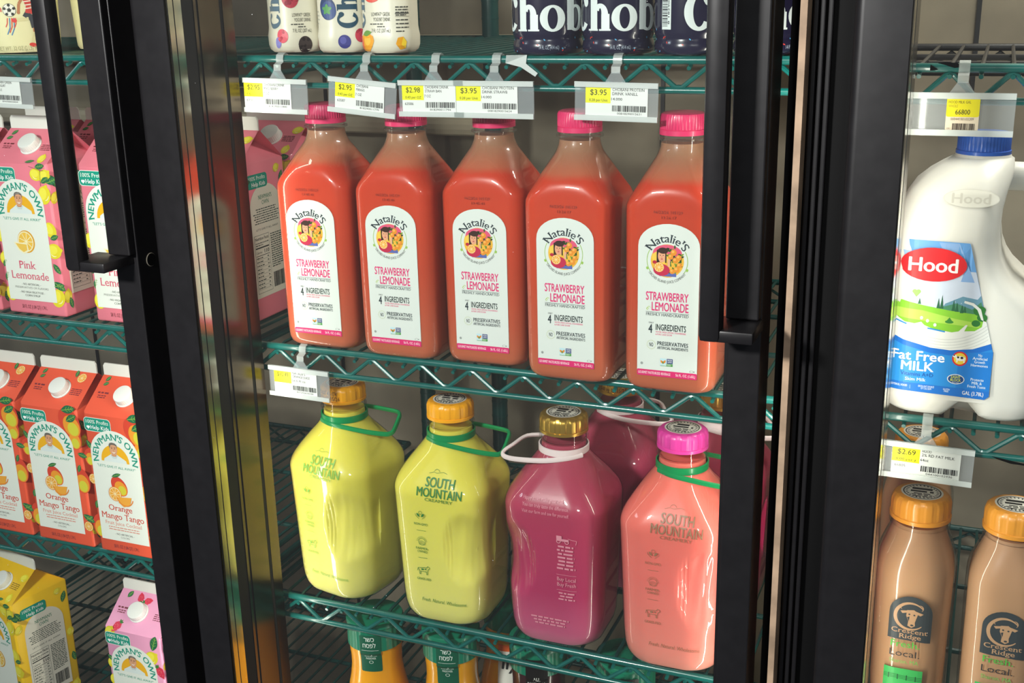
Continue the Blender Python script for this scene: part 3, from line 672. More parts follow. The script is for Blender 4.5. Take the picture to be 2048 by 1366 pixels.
def lemon(A, x, y, r, ang=0, c='#e9d92c'):
    A.ell(x, y, r*1.12, r*.92, c, ang); A.leaf(x+r*.85*cos(radians(ang)), y+r*.85*sin(radians(ang)), r*.5, r*.45, ang, c); A.up()
    A.ell(x-r*.2, y+r*.15, r*.75, r*.55, '#f3e84c', ang); A.up(); A.ring(x, y, r*.55, r*.68, '#fbf6b8', 200+ang, 290+ang, 10, .2); A.h -= 2
def mango(A, x, y, r, ang=0):
    A.ell(x, y, r*1.25, r*.95, '#d8452f', ang); A.up(); c, s_ = cos(radians(ang)), sin(radians(ang))
    A.ell(x+.3*r*c, y+.3*r*s_, r*.9, r*.75, '#ee9a2e', ang); A.up(); A.ell(x+.55*r*c, y+.55*r*s_, r*.55, r*.5, '#d6cf3c', ang); A.h -= 2
def berry(A, x, y, r, ang=0):
    c, s_ = cos(radians(ang)), sin(radians(ang)); pts = [(1.3, 0), (.6, .62), (-.3, .85), (-.85, .45), (-.9, 0), (-.85, -.45), (-.3, -.85), (.6, -.62)]
    A.poly([(x+r*(a*c-b*s_), y+r*(a*s_+b*c)) for a, b in pts], '#d63350'); A.up()
    for k in range(7): a = .9*k; q = r*(.2+.08*k); A.ell(x+q*cos(a), y+q*sin(a), r*.07, r*.05, '#f2a48c')
    for k in (-40, 0, 40): A.leaf(x-r*.75*c, y-r*.75*s_, r*.75, r*.32, ang+180+k, '#3c7a34')
    A.h -= 1
GR, GRV = '#1e6b45', '#7fae4c'
def portrait(A, x, z, s):
    """half round yellow ground with a smiling grey-haired man in a pale shirt"""
    pts = [(x-s, z-.05*s), (x+s, z-.05*s)]+[(x+s*cos(pi*i/14), z+s*1.0*sin(pi*i/14)) for i in range(15)]; A.poly(pts, '#efb21c'); A.up()
    A.poly([(x-.82*s, z-.05*s), (x+.82*s, z-.05*s), (x+.78*s, z+.12*s), (x+.35*s, z+.34*s), (x+.12*s, z+.46*s), (x-.2*s, z+.46*s), (x-.45*s, z+.30*s), (x-.78*s, z+.10*s)], '#dde8e6'); A.up()
    A.rect(x-.22*s, z+.30*s, x+.14*s, z+.62*s, '#c98f6c'); A.poly([(x-.34*s, z+.42*s), (x-.04*s, z+.26*s), (x+.26*s, z+.42*s), (x+.1*s, z+.18*s), (x-.16*s, z+.18*s)], '#c8d6d6'); A.up()
    A.ell(x-.04*s, z+.74*s, .270*s, .37*s, '#dba27c', -4); A.ell(x-.03*s, z+.62*s, .215*s, .26*s, '#dba27c'); A.up()
    A.poly([(x+a*s, z+b*s) for a, b in ((-.31, .80), (-.34, .98), (-.28, 1.10), (-.12, 1.16), (.08, 1.14), (.22, 1.05), (.245, .90), (.215, .80), (.195, .96), (.06, 1.02), (-.10, 1.03), (-.22, .98), (-.265, .86))], '#6c655e')
    A.leaf(x-.25*s, z+1.02*s, .40*s, .10*s, 14, '#8d867c')
    for q in (-.145, .07): A.ell(x+q*s, z+.80*s, .045*s, .024*s, '#4a3428'); A.line([(x+(q-.07)*s, z+.87*s), (x+(q+.07)*s, z+.88*s)], .026*s, '#5d4a3e')
    A.line([(x-.03*s, z+.79*s), (x-.005*s, z+.68*s), (x-.07*s, z+.67*s)], .022*s, '#b27a58'); A.ring(x-.03*s, z+.645*s, .09*s, .15*s, '#f4ede4', 205, 335, 10, .2); A.ring(x-.03*s, z+.635*s, .150*s, .168*s, '#b0705a', 210, 330, 10, .2); A.h -= 4
def brand_panel(A, kind, kc):
    cx, hw, zb, zt = -.0035, .0405, .0195, .1835
    pts = [(cx-hw, zb), (cx+hw, zb), (cx+hw, zt-.036)]+[(cx+hw*cos(pi*i/18), zt-.036+.036*sin(pi*i/18)) for i in range(1, 18)]+[(cx-hw, zt-.036)]; A.up(2); A.poly(pts, '#e8ede4'); A.up()
    portrait(A, cx, .1395, .0235); A.text("NEWMAN'S OWN", 0, 0, .0088, '#17967f', arc=(cx, .1415, .0285, 90, False), w=.1000, bold=2, serif=.9, res=3)
    A.text('"LET\'S GIVE IT ALL AWAY"', cx, .1290, .0033, '#17967f', w=.064, bold=1)
    if kind == 'lemon' or kind == 'yellow':
        r = .0145; x, z = cx+.002, .1005
        A.ell(x, z, r, r*1.05, '#e0a42a'); A.up(); A.ell(x-.001, z, r*.9, r*.95, '#f6efc6'); A.up(); A.ell(x-.001, z, r*.8, r*.85, '#efc04a'); A.up()
        for k in range(9): a = 2*pi*k/9; A.line([(x, z), (x+r*.8*cos(a), z+r*.82*sin(a))], r*.07, '#f8efc0')
        A.up(); A.poly([(x-r*1.5, z-r*.1), (x+.1*r, z-r*.15), (x+r*.15, z-r*.9), (x-r*.4, z-r*1.15), (x-r*1.0, z-r*.85)], '#f6efc6'); A.up(); A.poly([(x-r*1.3, z-r*.2), (x, z-r*.26), (x, z-r*.8), (x-r*.45, z-r*1.0), (x-r*.92, z-r*.72)], '#eec455'); A.h -= 5
        if kind == 'lemon':
            A.text('Pink', cx-.002, .0635, .0100, '#d9647a', w=.0290, bold=1, serif=.9); A.text('Lemonade', cx, .0490, .0100, '#d9647a', w=.0640, bold=1, serif=.9)
            A.text('- NO ARTIFICIAL -', cx, .0405, .0027, '#3a3c38', w=.0330, bold=1); A.text('PRESERVATIVES OR FLAVORS', cx, .0358, .0026, '#6a6c66', w=.0570); A.text('- NO HIGH FRUCTOSE -', cx, .0295, .0027, '#3a3c38', w=.0430, bold=1); A.text('CORN SYRUP', cx, .0250, .0027, '#3a3c38', w=.0260, bold=1)
    elif kind == 'mango':
        x, z = cx, .097
        mango(A, x+.001, z+.006, .0125, -50); A.up(3); A.leaf(x-.010, z+.019, .017, .0055, 20, GR, GRV); A.up(3)
        fruit_orange(A, x-.0075, z-.006, .0108); A.up(3); A.poly([(x-.002, z-.010), (x+.020, z-.008), (x+.016, z-.020), (x+.005, z-.024), (x-.003, z-.018)], '#f0a83c'); A.up(); A.ring(x+.009, z-.0085, .0125, .0140, '#e8862a', 190, 345, 14); A.h -= 10
        A.text('Orange', cx-.002, .0655, .0082, '#cf4a36', w=.0400, bold=1, serif=.9); A.text('Mango Tango', cx, .0525, .0086, '#cf4a36', w=.0720, bold=1, serif=.9); A.text('Fruit Juice Cocktail', cx, .0435, .0050, '#e0836c', w=.0620, serif=.8)
        A.small(cx-.034, .0392, cx+.034, '#dd8a78', .0013, 2, .0035, 4, 'C'); A.text('- NO ARTIFICIAL -', cx, .0285, .0027, '#3a3c38', w=.0330, bold=1); A.text('COLORS', cx, .0240, .0026, '#6a6c66', w=.0150)
    else:
        lemon(A, cx, .100, .012, 20); berry(A, cx+.012, .092, .008, -60)
    A.h = 2; A.rect(cx-.046, .1790, cx-.001, .1990, '#e8ede4', .0055); A.up(); A.rect(cx-.0452, .1798, cx-.0018, .1982, '#17967f', .005); A.up()
    A.text('100% Profits', cx-.0235, .1905, .0050, '#e4f0e6', w=.0380, bold=1, serif=.7); A.text('Help Kids', cx-.0200, .1825, .0052, '#ffffff', w=.0310, bold=1, serif=.8)
    A.ell(cx-.0405, .1852, .0016, .0016, '#ffffff'); A.ell(cx-.0380, .1852, .0016, .0016, '#ffffff'); A.poly([(cx-.0420, .1850), (cx-.0365, .1850), (cx-.03925, .1818)], '#ffffff')
    A.h = 1; A.text('58 FL OZ (1.84 QT) 1.74 L', cx, .0080, .0048, '#7a3a40', w=.0430)
def carton_front(kind):
    A = Art()
    if kind in ('lemon', 'yellow'):
        for x, z, r, a in ((.030, .1905, .0068, 0), (.0440, .1885, .0070, 40), (.0400, .1640, .0085, 70), (.0425, .1180, .0075, -60), (.0435, .0900, .0085, 10), (.0400, .0260, .0090, 60), (-.0400, .0280, .0075, 80), (-.0440, .1080, .0070, 80), (-.0445, .0750, .006, 90)): lemon(A, x, z, r*1.3, a)
        A.up(3)
        for x, z, L_, a in ((.046, .180, -.016, 20), (.037, .1800, .012, 30), (.0300, .2000, .013, 10), (.0400, .1060, .012, 20), (.0390, .0730, .014, -50), (.0360, .0480, .017, -30), (.0350, .0420, .015, 8), (-.0470, .0640, .010, 60), (-.0450, .0440, .012, 75)): A.leaf(x, z, abs(L_)*1.25, abs(L_)*.6, a, GR, GRV)
        A.line([(.020, .2010), (.038, .1960), (.044, .1960)], .0006, '#5a4a2c'); A.line([(.038, .1960), (.036, .176)], .0006, '#5a4a2c')
    elif kind == 'mango':
        for x, z, r, a in ((.0360, .1860, .0180, -60), (.0405, .1640, .0130, -80), (.0440, .1020, .0150, -80), (-.0440, .0380, .0140, -90), (-.0470, .1400, .010, -90)): mango(A, x, z, r, a)
        for x, z in ((.0450, .0330), (-.0460, .1080)): fruit_orange(A, x, z, .0075)
        A.up(3)
        for x, z, L_, a in ((.024, .203, .020, 12), (.0300, .1880, .017, 28), (.0430, .1420, .013, -10), (.0400, .1140, .010, 70), (.0380, .0500, .017, -25), (.0420, .0430, .012, 25), (-.0490, .1650, .012, -60), (-.0470, .0640, .010, 80)): A.leaf(x, z, L_*1.25, L_*.6, a, GR, GRV)
    else:
        for x, z, r, a in ((.0300, .1700, .0110, 40), (-.0400, .1990, .009, 60), (-.0430, .1480, .0080, 70), (-.0430, .1200, .0080, 80)): lemon(A, x, z, r, a)
        for x, z, a in ((.0430, .1500, -60), (-.0450, .0950, -80), (.0450, .0700, -100), (-.040, .03, 20)): berry(A, x, z, .0090, a)
        A.up(3)
        for x, z, L_, a in ((.0330, .1830, .021, 70), (-.0490, .1600, .012, -40), (.0400, .1100, .012, 30)): A.leaf(x, z, L_*1.25, L_*.6, a, GR, GRV)
    A.h = 2; brand_panel(A, kind, None); return A
def carton_roof(kind):
    A = Art(); tx = '#7c2f38' if kind != 'yellow' else '#8a6a1a'
    A.small(-.043, .0330, -.025, tx, .0024, 1, .003, 2, 'C'); A.small(-.043, .0290, -.025, tx, .0014, 2, .003, 3, 'C'); A.small(.022, .0330, .042, tx, .0013, 4, .0028, 5, 'C')
    if kind == 'mango': fruit_orange(A, .030, .052, .0075); A.up(3); A.leaf(.020, .052, .012, .006, 100, GR, GRV); A.leaf(-.040, .052, .010, .006, 60, GR, GRV); A.leaf(-.041, .046, .009, .0055, 30, GR, GRV)
    elif kind == 'straw': berry(A, -.012, .053, .0065, 110); berry(A, .002, .050, .0065, 20); berry(A, -.030, .006, .008, 240); A.up(2); A.leaf(-.035, .050, .012, .008, 60, GR, GRV)
    else: lemon(A, .036, .010, .0065, 80); lemon(A, .040, .045, .007, 20); A.up(3); A.leaf(-.040, .050, .011, .0065, 50, GR, GRV); A.leaf(-.044, .043, .010, .006, 20, GR, GRV); A.leaf(.012, .003, .015, .005, 12, GR, GRV)
    return A
def carton_side(kind, bg):
    A = Art(); dk = '#3c4a40'
    for x, z, r, a in ((-.042, .028, .008, 80), (.040, .020, .009, 70), (-.043, .16, .007, 60), (.043, .115, .007, 90), (.030, .192, .006, 20)): lemon(A, x, z, r, a, '#e6cf2a')
    A.up(3)
    for x, z, L_, a in ((-.046, .19, .016, -60), (.036, .17, .015, 70), (.042, .08, .014, -80), (-.036, .01, .013, 100)): A.leaf(x, z, L_*1.25, L_*.6, a, GR, GRV)
    hw, zb, zt = .0345, .030, .176; A.up(); pts = [(-hw, zb), (hw, zb), (hw, zt-.03)]+[(hw*cos(pi*i/16), zt-.03+.03*sin(pi*i/16)) for i in range(1, 16)]+[(-hw, zt-.03)]; A.poly(pts, '#e6e2d2'); A.up()
    A.text("NEWMAN'S", 0, .1570, .0052, '#1e7a5a', w=.030, bold=1, serif=.9); A.text('OWN', 0, .1500, .0052, '#1e7a5a', w=.016, bold=1, serif=.9)
    A.small(-.030, .1440, .030, dk, .0013, 7, .0030, 21, 'C'); A.text("LET'S GIVE IT ALL AWAY", 0, .1175, .0024, dk, w=.050, bold=1)
    A.rect(-.0310, .0360, .0020, .1120, dk); A.up(); A.rect(-.0305, .0365, .0015, .1115, '#e6e2d2'); A.up()
    A.text('Nutrition Facts', -.0145, .1055, .0036, '#20241f', w=.0300, bold=2); A.small(-.029, .1010, 0, dk, .0012, 2, .0028, 31); A.rect(-.0295, .0945, .0005, .0962, '#20241f')
    A.text('Calories', -.0290, .0880, .0028, '#20241f', w=.013, al='L', bold=1); A.text('110', .0000, .0875, .0048, '#20241f', w=.0105, al='R', bold=2); A.rect(-.0295, .0848, .0005, .0856, '#20241f')
    for k in range(9): A.small(-.029, .0815-k*.0049, -.008, dk, .0014, 1, .002, 40+k, 'L'); A.small(-.005, .0815-k*.0049, .0005, dk, .0014, 1, .002, 50+k); A.rect(-.0295, .0800-k*.0049, .0005, .0803-k*.0049, dk)
    A.small(.0050, .1085, .0310, dk, .0014, 16, .0029, 60); A.barcode(.0060, .0380, .0300, .0580, '#20241f', 7)
    A.h = 5; A.rect(-.037, .172, .008, .190, '#17967f', .005); A.up(); A.text('100% Profits', -.0150, .1825, .0048, '#e4f0e6', w=.037, bold=1, serif=.7); A.text('Help Kids', -.0120, .1745, .0050, '#ffffff', w=.030, bold=1, serif=.7)
    return A
M_CARTW = P('carton_cap_white', '#e9ebe6', .4, .5, sss=.1, sssr=(1, 1, 1))
def make_carton(kind, col, loc, label, group, rz=0, capx=.006):
    t = thing('juice_carton', loc, label, 'carton', group, rz)
    carton_body(t, P('carton_'+kind, col, .38, .45, coat=.15), carton_front(kind), carton_roof(kind), carton_side(kind, col), M_CARTW, capx); return t
zp, zm, zy = Z2+.0005, .709, Z4+.0005
gp, gm = 'pink lemonade cartons', 'orange mango cartons'
pk = make_carton('lemon', '#ee8192', (-1.1715, .0560, zp), 'pink lemonade carton whose whole front shows left of the door handle', gp)
copy_thing(pk, (-1.0235, .0580, zp), 'pink lemonade carton behind the left door handle bar and stile')
copy_thing(pk, (-1.2840, .0560, zp), 'pink lemonade carton cut off at the left edge of the photo')
copy_thing(pk, (-1.1400, .1640, zp), 'second-row pink carton, cap showing just left of the door stile')
copy_thing(pk, (-1.2500, .1640, zp), 'second-row pink carton at far left, only its top fin visible')
copy_thing(pk, (-1.150, .2720, zp), 'third-row pink carton, a white fin seen over the others')
copy_thing(pk, (-.9105, .1040, zp), 'pink carton behind the bronze mullion, nutrition panel facing the lemonade bottles', .0)
copy_thing(pk, (-.9035, .2120, zp), 'pink carton behind the one with the nutrition panel, gable top in view')
mg = make_carton('mango', '#ea5a3c', (-1.1640, .0410, zm), 'orange mango carton in the middle, whole front in view', gm)
copy_thing(mg, (-1.0530, .0410, zm), 'orange mango carton on the right, against the black door stile')
copy_thing(mg, (-1.2740, .0410, zm), 'orange mango carton on the left, cut by the photo edge')
make_carton('yellow', '#f2c41c', (-1.3400, .0560, zy), 'yellow lemonade carton at bottom left with its side panel showing', 'cartons on the bottom shelf', -.18)
st = make_carton('straw', '#eda3c6', (-1.0760, .0500, zy), 'pale pink strawberry lemonade carton at bottom left', 'cartons on the bottom shelf', .0, -.004)
copy_thing(st, (-.9680, .0480, zy), 'pale pink strawberry carton hidden behind the black door stile')

# ================================================================== gallon milk jug
def make_milk(loc):
    t = thing('milk_jug', loc, 'white plastic gallon milk jug with a blue cap and blue label', 'jug')
    M = P('milk_plastic', '#eeece4', .38, .45, sss=.25, sssr=(1, .95, .85), sss_scale=.02)
    #      z, xl, xr, half depth, corner radius
    S = [(0, -.058, .058, .058, .028), (.003, -.066, .066, .066, .028), (.009, -.0725, .0725, .0725, .028), (.022, -.0765, .0765, .0765, .028), (.075, -.0775, .0775, .0775, .028), (.098, -.0775, .0770, .0775, .028), (.110, -.0775, .0715, .0775, .028), (.120, -.0775, .0620, .0775, .026), (.130, -.0775, .0480, .0775, .024), (.140, -.0775, .0370, .0770, .022), (.150, -.0772, .0300, .0768, .022), (.162, -.0768, .0250, .0762, .022), (.178, -.0758, .0225, .0752, .022),
         (.192, -.0738, .0218, .0728, .022), (.205, -.0690, .0222, .0680, .0225), (.220, -.0600, .0250, .0600, .024), (.232, -.0480, .0285, .0500, .028), (.241, -.0360, .0290, .0390, .0275), (.246, -.0290, .0285, .0300, .0280), (.2475, -.0262, .0262, .0262, .0260), (.2540, -.0235, .0235, .0235, .0234), (.262, -.0225, .0225, .0225, .0224)]
    bm = bmesh.new(); loft(bm, [(z, rrect(xr-xl, 2*hd, r, 8, 8, (xl+xr)/2, 0)) for z, xl, xr, hd, r in S])
    for v in bm.verts:                 # moulded arches under the body
        x, y, z = v.co
        if z < .02 and abs(x-.004) < .016 and y < -.05: v.co.z += .016*(1-(abs(x-.004)/.016)**2); v.co.y += .002
    tube(bm, [(.010, 0, .2260), (.026, 0, .2290), (.042, 0, .2290), (.056, 0, .2220), (.0640, 0, .2060), (.0665, 0, .182), (.0665, 0, .155), (.0650, 0, .128), (.060, 0, .105)], .0140, 14)
    link('body', bm, M, t, True)
    bm = bmesh.new(); lathe(bm, [(.0248, .2500), (.0252, .2503), (.0252, .2535), (.0243, .2540), (.0243, .2690), (.0235, .2702), (.001, .2704)], 144, rib=.0005, ribn=48, ribz=(.254, .2692)); link('cap', bm, P('blue_cap', '#2a62c8', .35, .5, coat=.2), t, True)
    A = Art()                          # moulded name on the shoulder
    A.ell(0, .2160, .0245, .0082, '#dcdad0'); A.up(2); A.ell(0, .2160, .0236, .0075, '#e6e4da'); A.up(2); A.text('Hood', 0, .2118, .0082, '#d2cfc4', w=.034, bold=2)
    hd = interp([(q[0], q[3]) for q in S]); A.build('embossed_name', t, lambda u, v, h: Vector((-.006+u, -hd(v)-.0004-h, v)), None, .003)
    A = Art(); W2 = interp([(0, .153), (.2, .153)]); x0 = -.0735
    out = [(x0-.004, .029), (.0225, .0265), (.0262, .030), (.0262, .073), (-.002, .174), (-.003, .1765), (x0-.004, .1780)]
    edge = interp([(.0265, .0245), (.03, .0262), (.073, .0262), (.1765, -.003)])
    A.poly(out, '#6aa6e6'); A.up()
    # sky, cloud light
    A.poly([(x0, .095), (edge(.095), .095), (edge(.150), .150), (x0, .150)], '#d3def2'); A.poly([(-.030, .176), (-.012, .176), (.004, .140), (-.010, .140)], '#8fb6ea'); A.poly([(x0, .150), (-.02, .150), (-.03, .165), (x0, .168)], '#a3c6ee'); A.up()
    A.poly([(-.020, .118), (-.005, .126), (.008, .124), (edge(.128), .128), (edge(.100), .100), (-.03, .100)], '#6f9fb8'); A.up()
    A.poly([(-.030, .112), (-.010, .119), (.004, .114), (edge(.122)-.001, .122), (edge(.10), .10), (-.03, .10)], '#4f8f6c'); A.up()
    hill = [(x0-.004, .124), (-.060, .119), (-.040, .115), (-.015, .1115), (.004, .110), (edge(.109), .109), (edge(.085), .085), (x0-.004, .085)]; A.poly(hill, '#8ccf3a'); A.up()
    A.poly([(x0, .112), (-.04, .110), (-.01, .1040), (.012, .101), (.012, .097), (-.03, .099), (x0, .103)], '#b4e05a'); A.up()
    for x, z, h in ((-.026, .113, .010), (-.023, .1130, .013), (-.0125, .1115, .011), (-.0095, .111, .009), (-.005, .110, .008), (-.043, .116, .006), (-.0025, .1105, .0065)): A.poly([(x-.0015, z), (x+.0015, z), (x, z+h)], '#2f6b4a')
    for x, z, r in ((.0105, .113, .0052), (.0135, .107, .0045), (.0085, .101, .0038), (.012, .1145, .004)): A.ell(x, z, r, r*.85, '#2f7a34')
    A.ell(-.015, .1005, .0038, .0016, '#3c8a3a'); A.poly([(-.0178, .101), (-.0122, .101), (-.015, .105)], '#3c8a3a'); A.ell(-.048, .128, .0022, .002, '#9ad06a'); A.ell(-.0447, .128, .0022, .002, '#9ad06a'); A.poly([(-.0500, .1275), (-.0425, .1275), (-.0463, .1225)], '#9ad06a'); A.up()
    # milk splash
    top = [(x0-.004, .1060), (-.066, .1040), (-.055, .0975), (-.046, .0965), (-.040, .0985), (-.037, .0955), (-.028, .0920), (-.022, .0918), (-.012, .0905), (-.006, .0920), (.000, .0990), (.0015, .0985), (-.001, .0925), (.008, .0935), (.0140, .098), (.0148, .105), (.0118, .1150), (.0050, .1205), (-.003, .1222), (-.0035, .1200), (.004, .1180), (.0088, .1140), (.0128, .1050), (edge(.103), .103)]
    A.poly(top+[(edge(.085), .085), (edge(.078), .078), (-.01, .069), (-.045, .072), (x0-.004, .080)], '#eef0ec'); A.up()
    for k in range(5): A.ring(-.020, .135, .052+k*.0028, .0525+k*.0028, '#cfd3d2', 250+k*3, 318-k*2, 18)
    for x, z in ((-.040, .1025), (-.0345, .1000), (-.0275, .0965)): A.ell(x, z, .0014, .0017, '#eef0ec')
    A.line([(-.066, .0995), (-.053, .0955)], .0014, '#2f8fd8'); A.line([(-.034, .0928), (-.018, .0905)], .0014, '#2f8fd8'); A.up()
    # blue lower field
    A.poly([(x0-.004, .0860), (-.055, .0775), (-.030, .0715), (-.012, .0705), (.008, .0735), (edge(.080), .0800), (edge(.074), .0740), (.0262, .073), (.0262, .035), (x0-.004, .0375)], '#2a8fe0'); A.poly([(x0-.004, .0880), (-.055, .0797), (-.030, .0737), (-.012, .0727), (.008, .0757), (edge(.0825), .0825), (edge(.077), .077), (.008, .0705), (-.012, .0675), (-.03, .0685), (-.055, .0745), (x0-.004, .083)], '#1a6fd0'); A.up()
    A.poly([(x0-.004, .0375), (.0262, .035), (.0262, .030), (.0225, .0265), (x0-.004, .029)], '#1f74d2'); A.poly([(-.004, .0710), (.0262, .0745), (.0262, .035), (-.004, .0358)], '#1f7fd8'); A.up()
    A.ell(-.0335, .1548, .0297, .0162, '#e3262c'); A.up(); A.text('Hood', -.0335, .1482, .0125, '#ffffff', w=.0440, bold=2, res=4); A.h -= 1
    A.text('Fat Free', -.0400, .0600, .0088, '#ffffff', w=.0480, bold=2); A.text('MILK', -.0400, .0495, .0088, '#ffffff', w=.0300, bold=2); A.text('Vitamins A+D', -.0400, .0440, .0037, '#1a56a8', w=.0300, bold=2); A.text('Skim Milk', -.0410, .0390, .0031, '#dceefa', w=.0190, bold=1)
    A.ell(-.0025, .0652, .0070, .0072, '#d8262a'); A.up(); A.ell(-.0025, .0652, .0056, .0058, '#f2cf3c'); A.up(); A.ell(-.0020, .0655, .0044, .0024, '#f4f2ea'); A.rect(-.0055, .0615, -.0043, .0650, '#f4f2ea'); A.rect(.0008, .0615, .0020, .0650, '#f4f2ea'); A.ell(-.0072, .0675, .0018, .0014, '#f4f2ea'); A.up(); A.ell(-.0008, .0663, .0013, .0012, '#1c1c1c'); A.ell(-.0042, .0665, .0010, .0010, '#1c1c1c'); A.ell(-.0078, .0682, .0008, .0006, '#1c1c1c'); A.h -= 3
    for k, s_ in enumerate(('No', 'Artificial', 'Growth', 'Hormones')): A.text(s_, .0152, .0690-k*.0034, .0026, '#e8f4fc', w=(.0035, .0130, .0095, .0150)[k], bold=1)
    A.ell(-.0045, .0445, .0078, .0050, '#e8f0f6'); A.up(); A.ell(-.0045, .0445, .0070, .0043, '#1d4a8c'); A.up(); A.text('LIGHT', -.0045, .0455, .0024, '#d8e04a', w=.0085, bold=2); A.text('BLOCK', -.0045, .0424, .0024, '#d8e04a', w=.0095, bold=2); A.text('BOTTLE', -.0045, .0408, .0009, '#e8f0f6', w=.0055); A.h -= 2
    for k, s_ in enumerate(('Protects', 'Milk &', 'Fresh Taste')): A.text(s_, .0145, .0445-k*.0035, .0026, '#e8f4fc', w=(.0115, .0090, .0160)[k], bold=1)
    A.text('LOW CHOLESTEROL FOOD', -.0610, .0325, .0020, '#e8f4fc', w=.026, bold=1); A.text('EXCELLENT SOURCE', -.0305, .0332, .0018, '#e8f4fc', w=.0145, bold=1); A.text('OF CALCIUM', -.0305, .0310, .0018, '#e8f4fc', w=.0095, bold=1); A.text('GLUTEN', -.0120, .0325, .0016, '#e8f4fc', w=.0060, bold=1); A.text('FREE', -.0120, .0305, .0016, '#e8f4fc', w=.0040, bold=1); A.rect(-.0455, .0305, -.0453, .0345, '#bcdcf2')
    A.text('GAL (3.78L)', .0118, .0298, .0036, '#ffffff', w=.0190, bold=1)
    A.build('label', t, on_rr(lambda z: .1546 if z < .165 else .1546-(z-.165)*.20, lambda z: .028), .004)
make_milk((-.0080, .0640, Z2-.002))

# ================================================================== chocolate milk bottles
CW = [(0, .062), (.003, .069), (.008, .0745), (.016, .0780), (.030, .0800), (.150, .0825), (.160, .0825), (.168, .0812), (.178, .0770), (.190, .0690), (.202, .0605), (.211, .0555), (.217, .0540), (.224, .0535)]
CWf = interp(CW); crad = lambda z: min(.030, CWf(z)/2-1e-4) if z < .16 else min(.030, CWf(z)/2-1e-4)
M_CHOC = banded('chocolate_milk', [(0, '#c99b76'), (.15, '#cb9e79'), (.20, '#be9270')], .4, sss=.3, sssr=(1, .7, .5), sss_scale=.01)
M_CAPC = P('amber_cap_dairy', '#ea9c34', .34, .5, coat=.2)
def choc_print():
    A = Art(); k = '#3c4347'; b = '#c39a76'; hw = .0213
    A.poly([(-hw, .0915), (hw, .0905), (hw, .1230)]+[(hw*cos(pi*i/14), .1230+.0195*sin(pi*i/14)) for i in range(1, 14)]+[(-hw, .1230)], k); A.up()
    A.ring(.000, .1195, .0135, .0170, b, 40, 318, 30, .25); A.up()
    A.poly([(-.004, .1265), (.003, .1275), (.0075, .1245), (.006, .1190), (.0045, .1130), (.0050, .1090), (.0015, .1065), (-.0025, .1085), (-.0020, .1140), (-.0045, .1200)], b); A.poly([(.005, .1262), (.0125, .1240), (.0095, .1215), (.006, .1230)], b); A.poly([(-.004, .126), (-.0105, .1250), (-.0085, .1222), (-.004, .1235)], b)
    A.ring(-.0065, .1300, .0035, .0046, b, 80, 230, 10, .3); A.ring(.008, .1300, .0032, .0042, b, -50, 90, 10, .3); A.up(); A.ell(.0035, .1215, .0010, .0009, k); A.ell(-.0015, .1220, .0010, .0009, k); A.ell(.0018, .1095, .0016, .0010, k); A.poly([(-.0035, .1185), (-.001, .1195), (-.0015, .1140)], k); A.h = 1
    A.text('Crescent', 0, .0995, .0052, b, w=.0360, bold=1, serif=.9); A.text('Ridge', .001, .0932, .0050, b, w=.0220, bold=1, serif=.9)
    A.h = 0; A.text('Fresh.', -.003, .0822, .0072, '#56b84a', w=.0290, bold=1); A.text('Local.', -.003, .0712, .0072, '#38383a', w=.0300); A.text('Sharon, MA', -.003, .0630, .0044, '#6fbf5c', w=.0290)
    A.rect(-.0225, .020, .0165, .0565, '#3fb35c'); A.up()
    for z in (.0480, .0462, .0444): A.line([(-.022, z), (-.011, z+.0006), (.004, z-.0006), (.0160, z)], .0004, '#1f5a34')
    for x in (-.017, -.008, .001, .010): A.rect(x-.0005, .0430, x+.0005, .0492, '#1f5a34')
    return A
def make_choc(loc, label, rz, seed, printed=True):
    t = thing('milk_bottle', loc, label, 'bottle', 'chocolate milk bottles', rz)
    bm = bmesh.new(); loft(bm, [(z, rrect(w, w, crad(z), 9, 5)) for z, w in CW], cap1=False); gl = link('glass', bm, M_BOTGLASS, t, True)
    bm = bmesh.new(); loft(bm, [(z, rrect(w-.0055, w-.0055, max(.004, crad(z)-.0025), 9, 4)) for z, w in CW if .005 < z < .215]); link('milk', bm, M_CHOC, t, True)
    bm = bmesh.new(); lathe(bm, [(.0268, .2085), (.0302, .2094), (.0302, .2120), (.0268, .2130)], 36, cap0=False, cap1=False); link('neck_bead', bm, M_BOTGLASS, t, True)
    bm = bmesh.new(); lathe(bm, [(.0280, .2160), (.0306, .2164), (.0308, .2205), (.0297, .2212), (.0300, .2222), (.0300, .2350), (.0288, .2392), (.0262, .2420), (.0225, .2428), (.001, .2428)], 168, rib=.0006, ribn=14, ribz=(.2222, .2395)); c = link('cap', bm, M_CAPC, t, True)
    cap_sticker(.0210, seed).build('cap_sticker', c, lambda u, v, h: Vector((u, v, .2430+h)))
    if printed: merge(gl, choc_print().build('printing', t, on_rr(CWf, crad), .003))
make_choc((-.0350, .0380, zj), 'chocolate milk bottle directly right of the black door stile', .02, 11)
make_choc((.0560, .0380, zj), 'chocolate milk bottle cut by the right edge of the photo', .0, 12)
make_choc((-.0460, .2150, zj), 'chocolate milk bottle behind, its amber cap seen through the shelf', .0, 13, False)

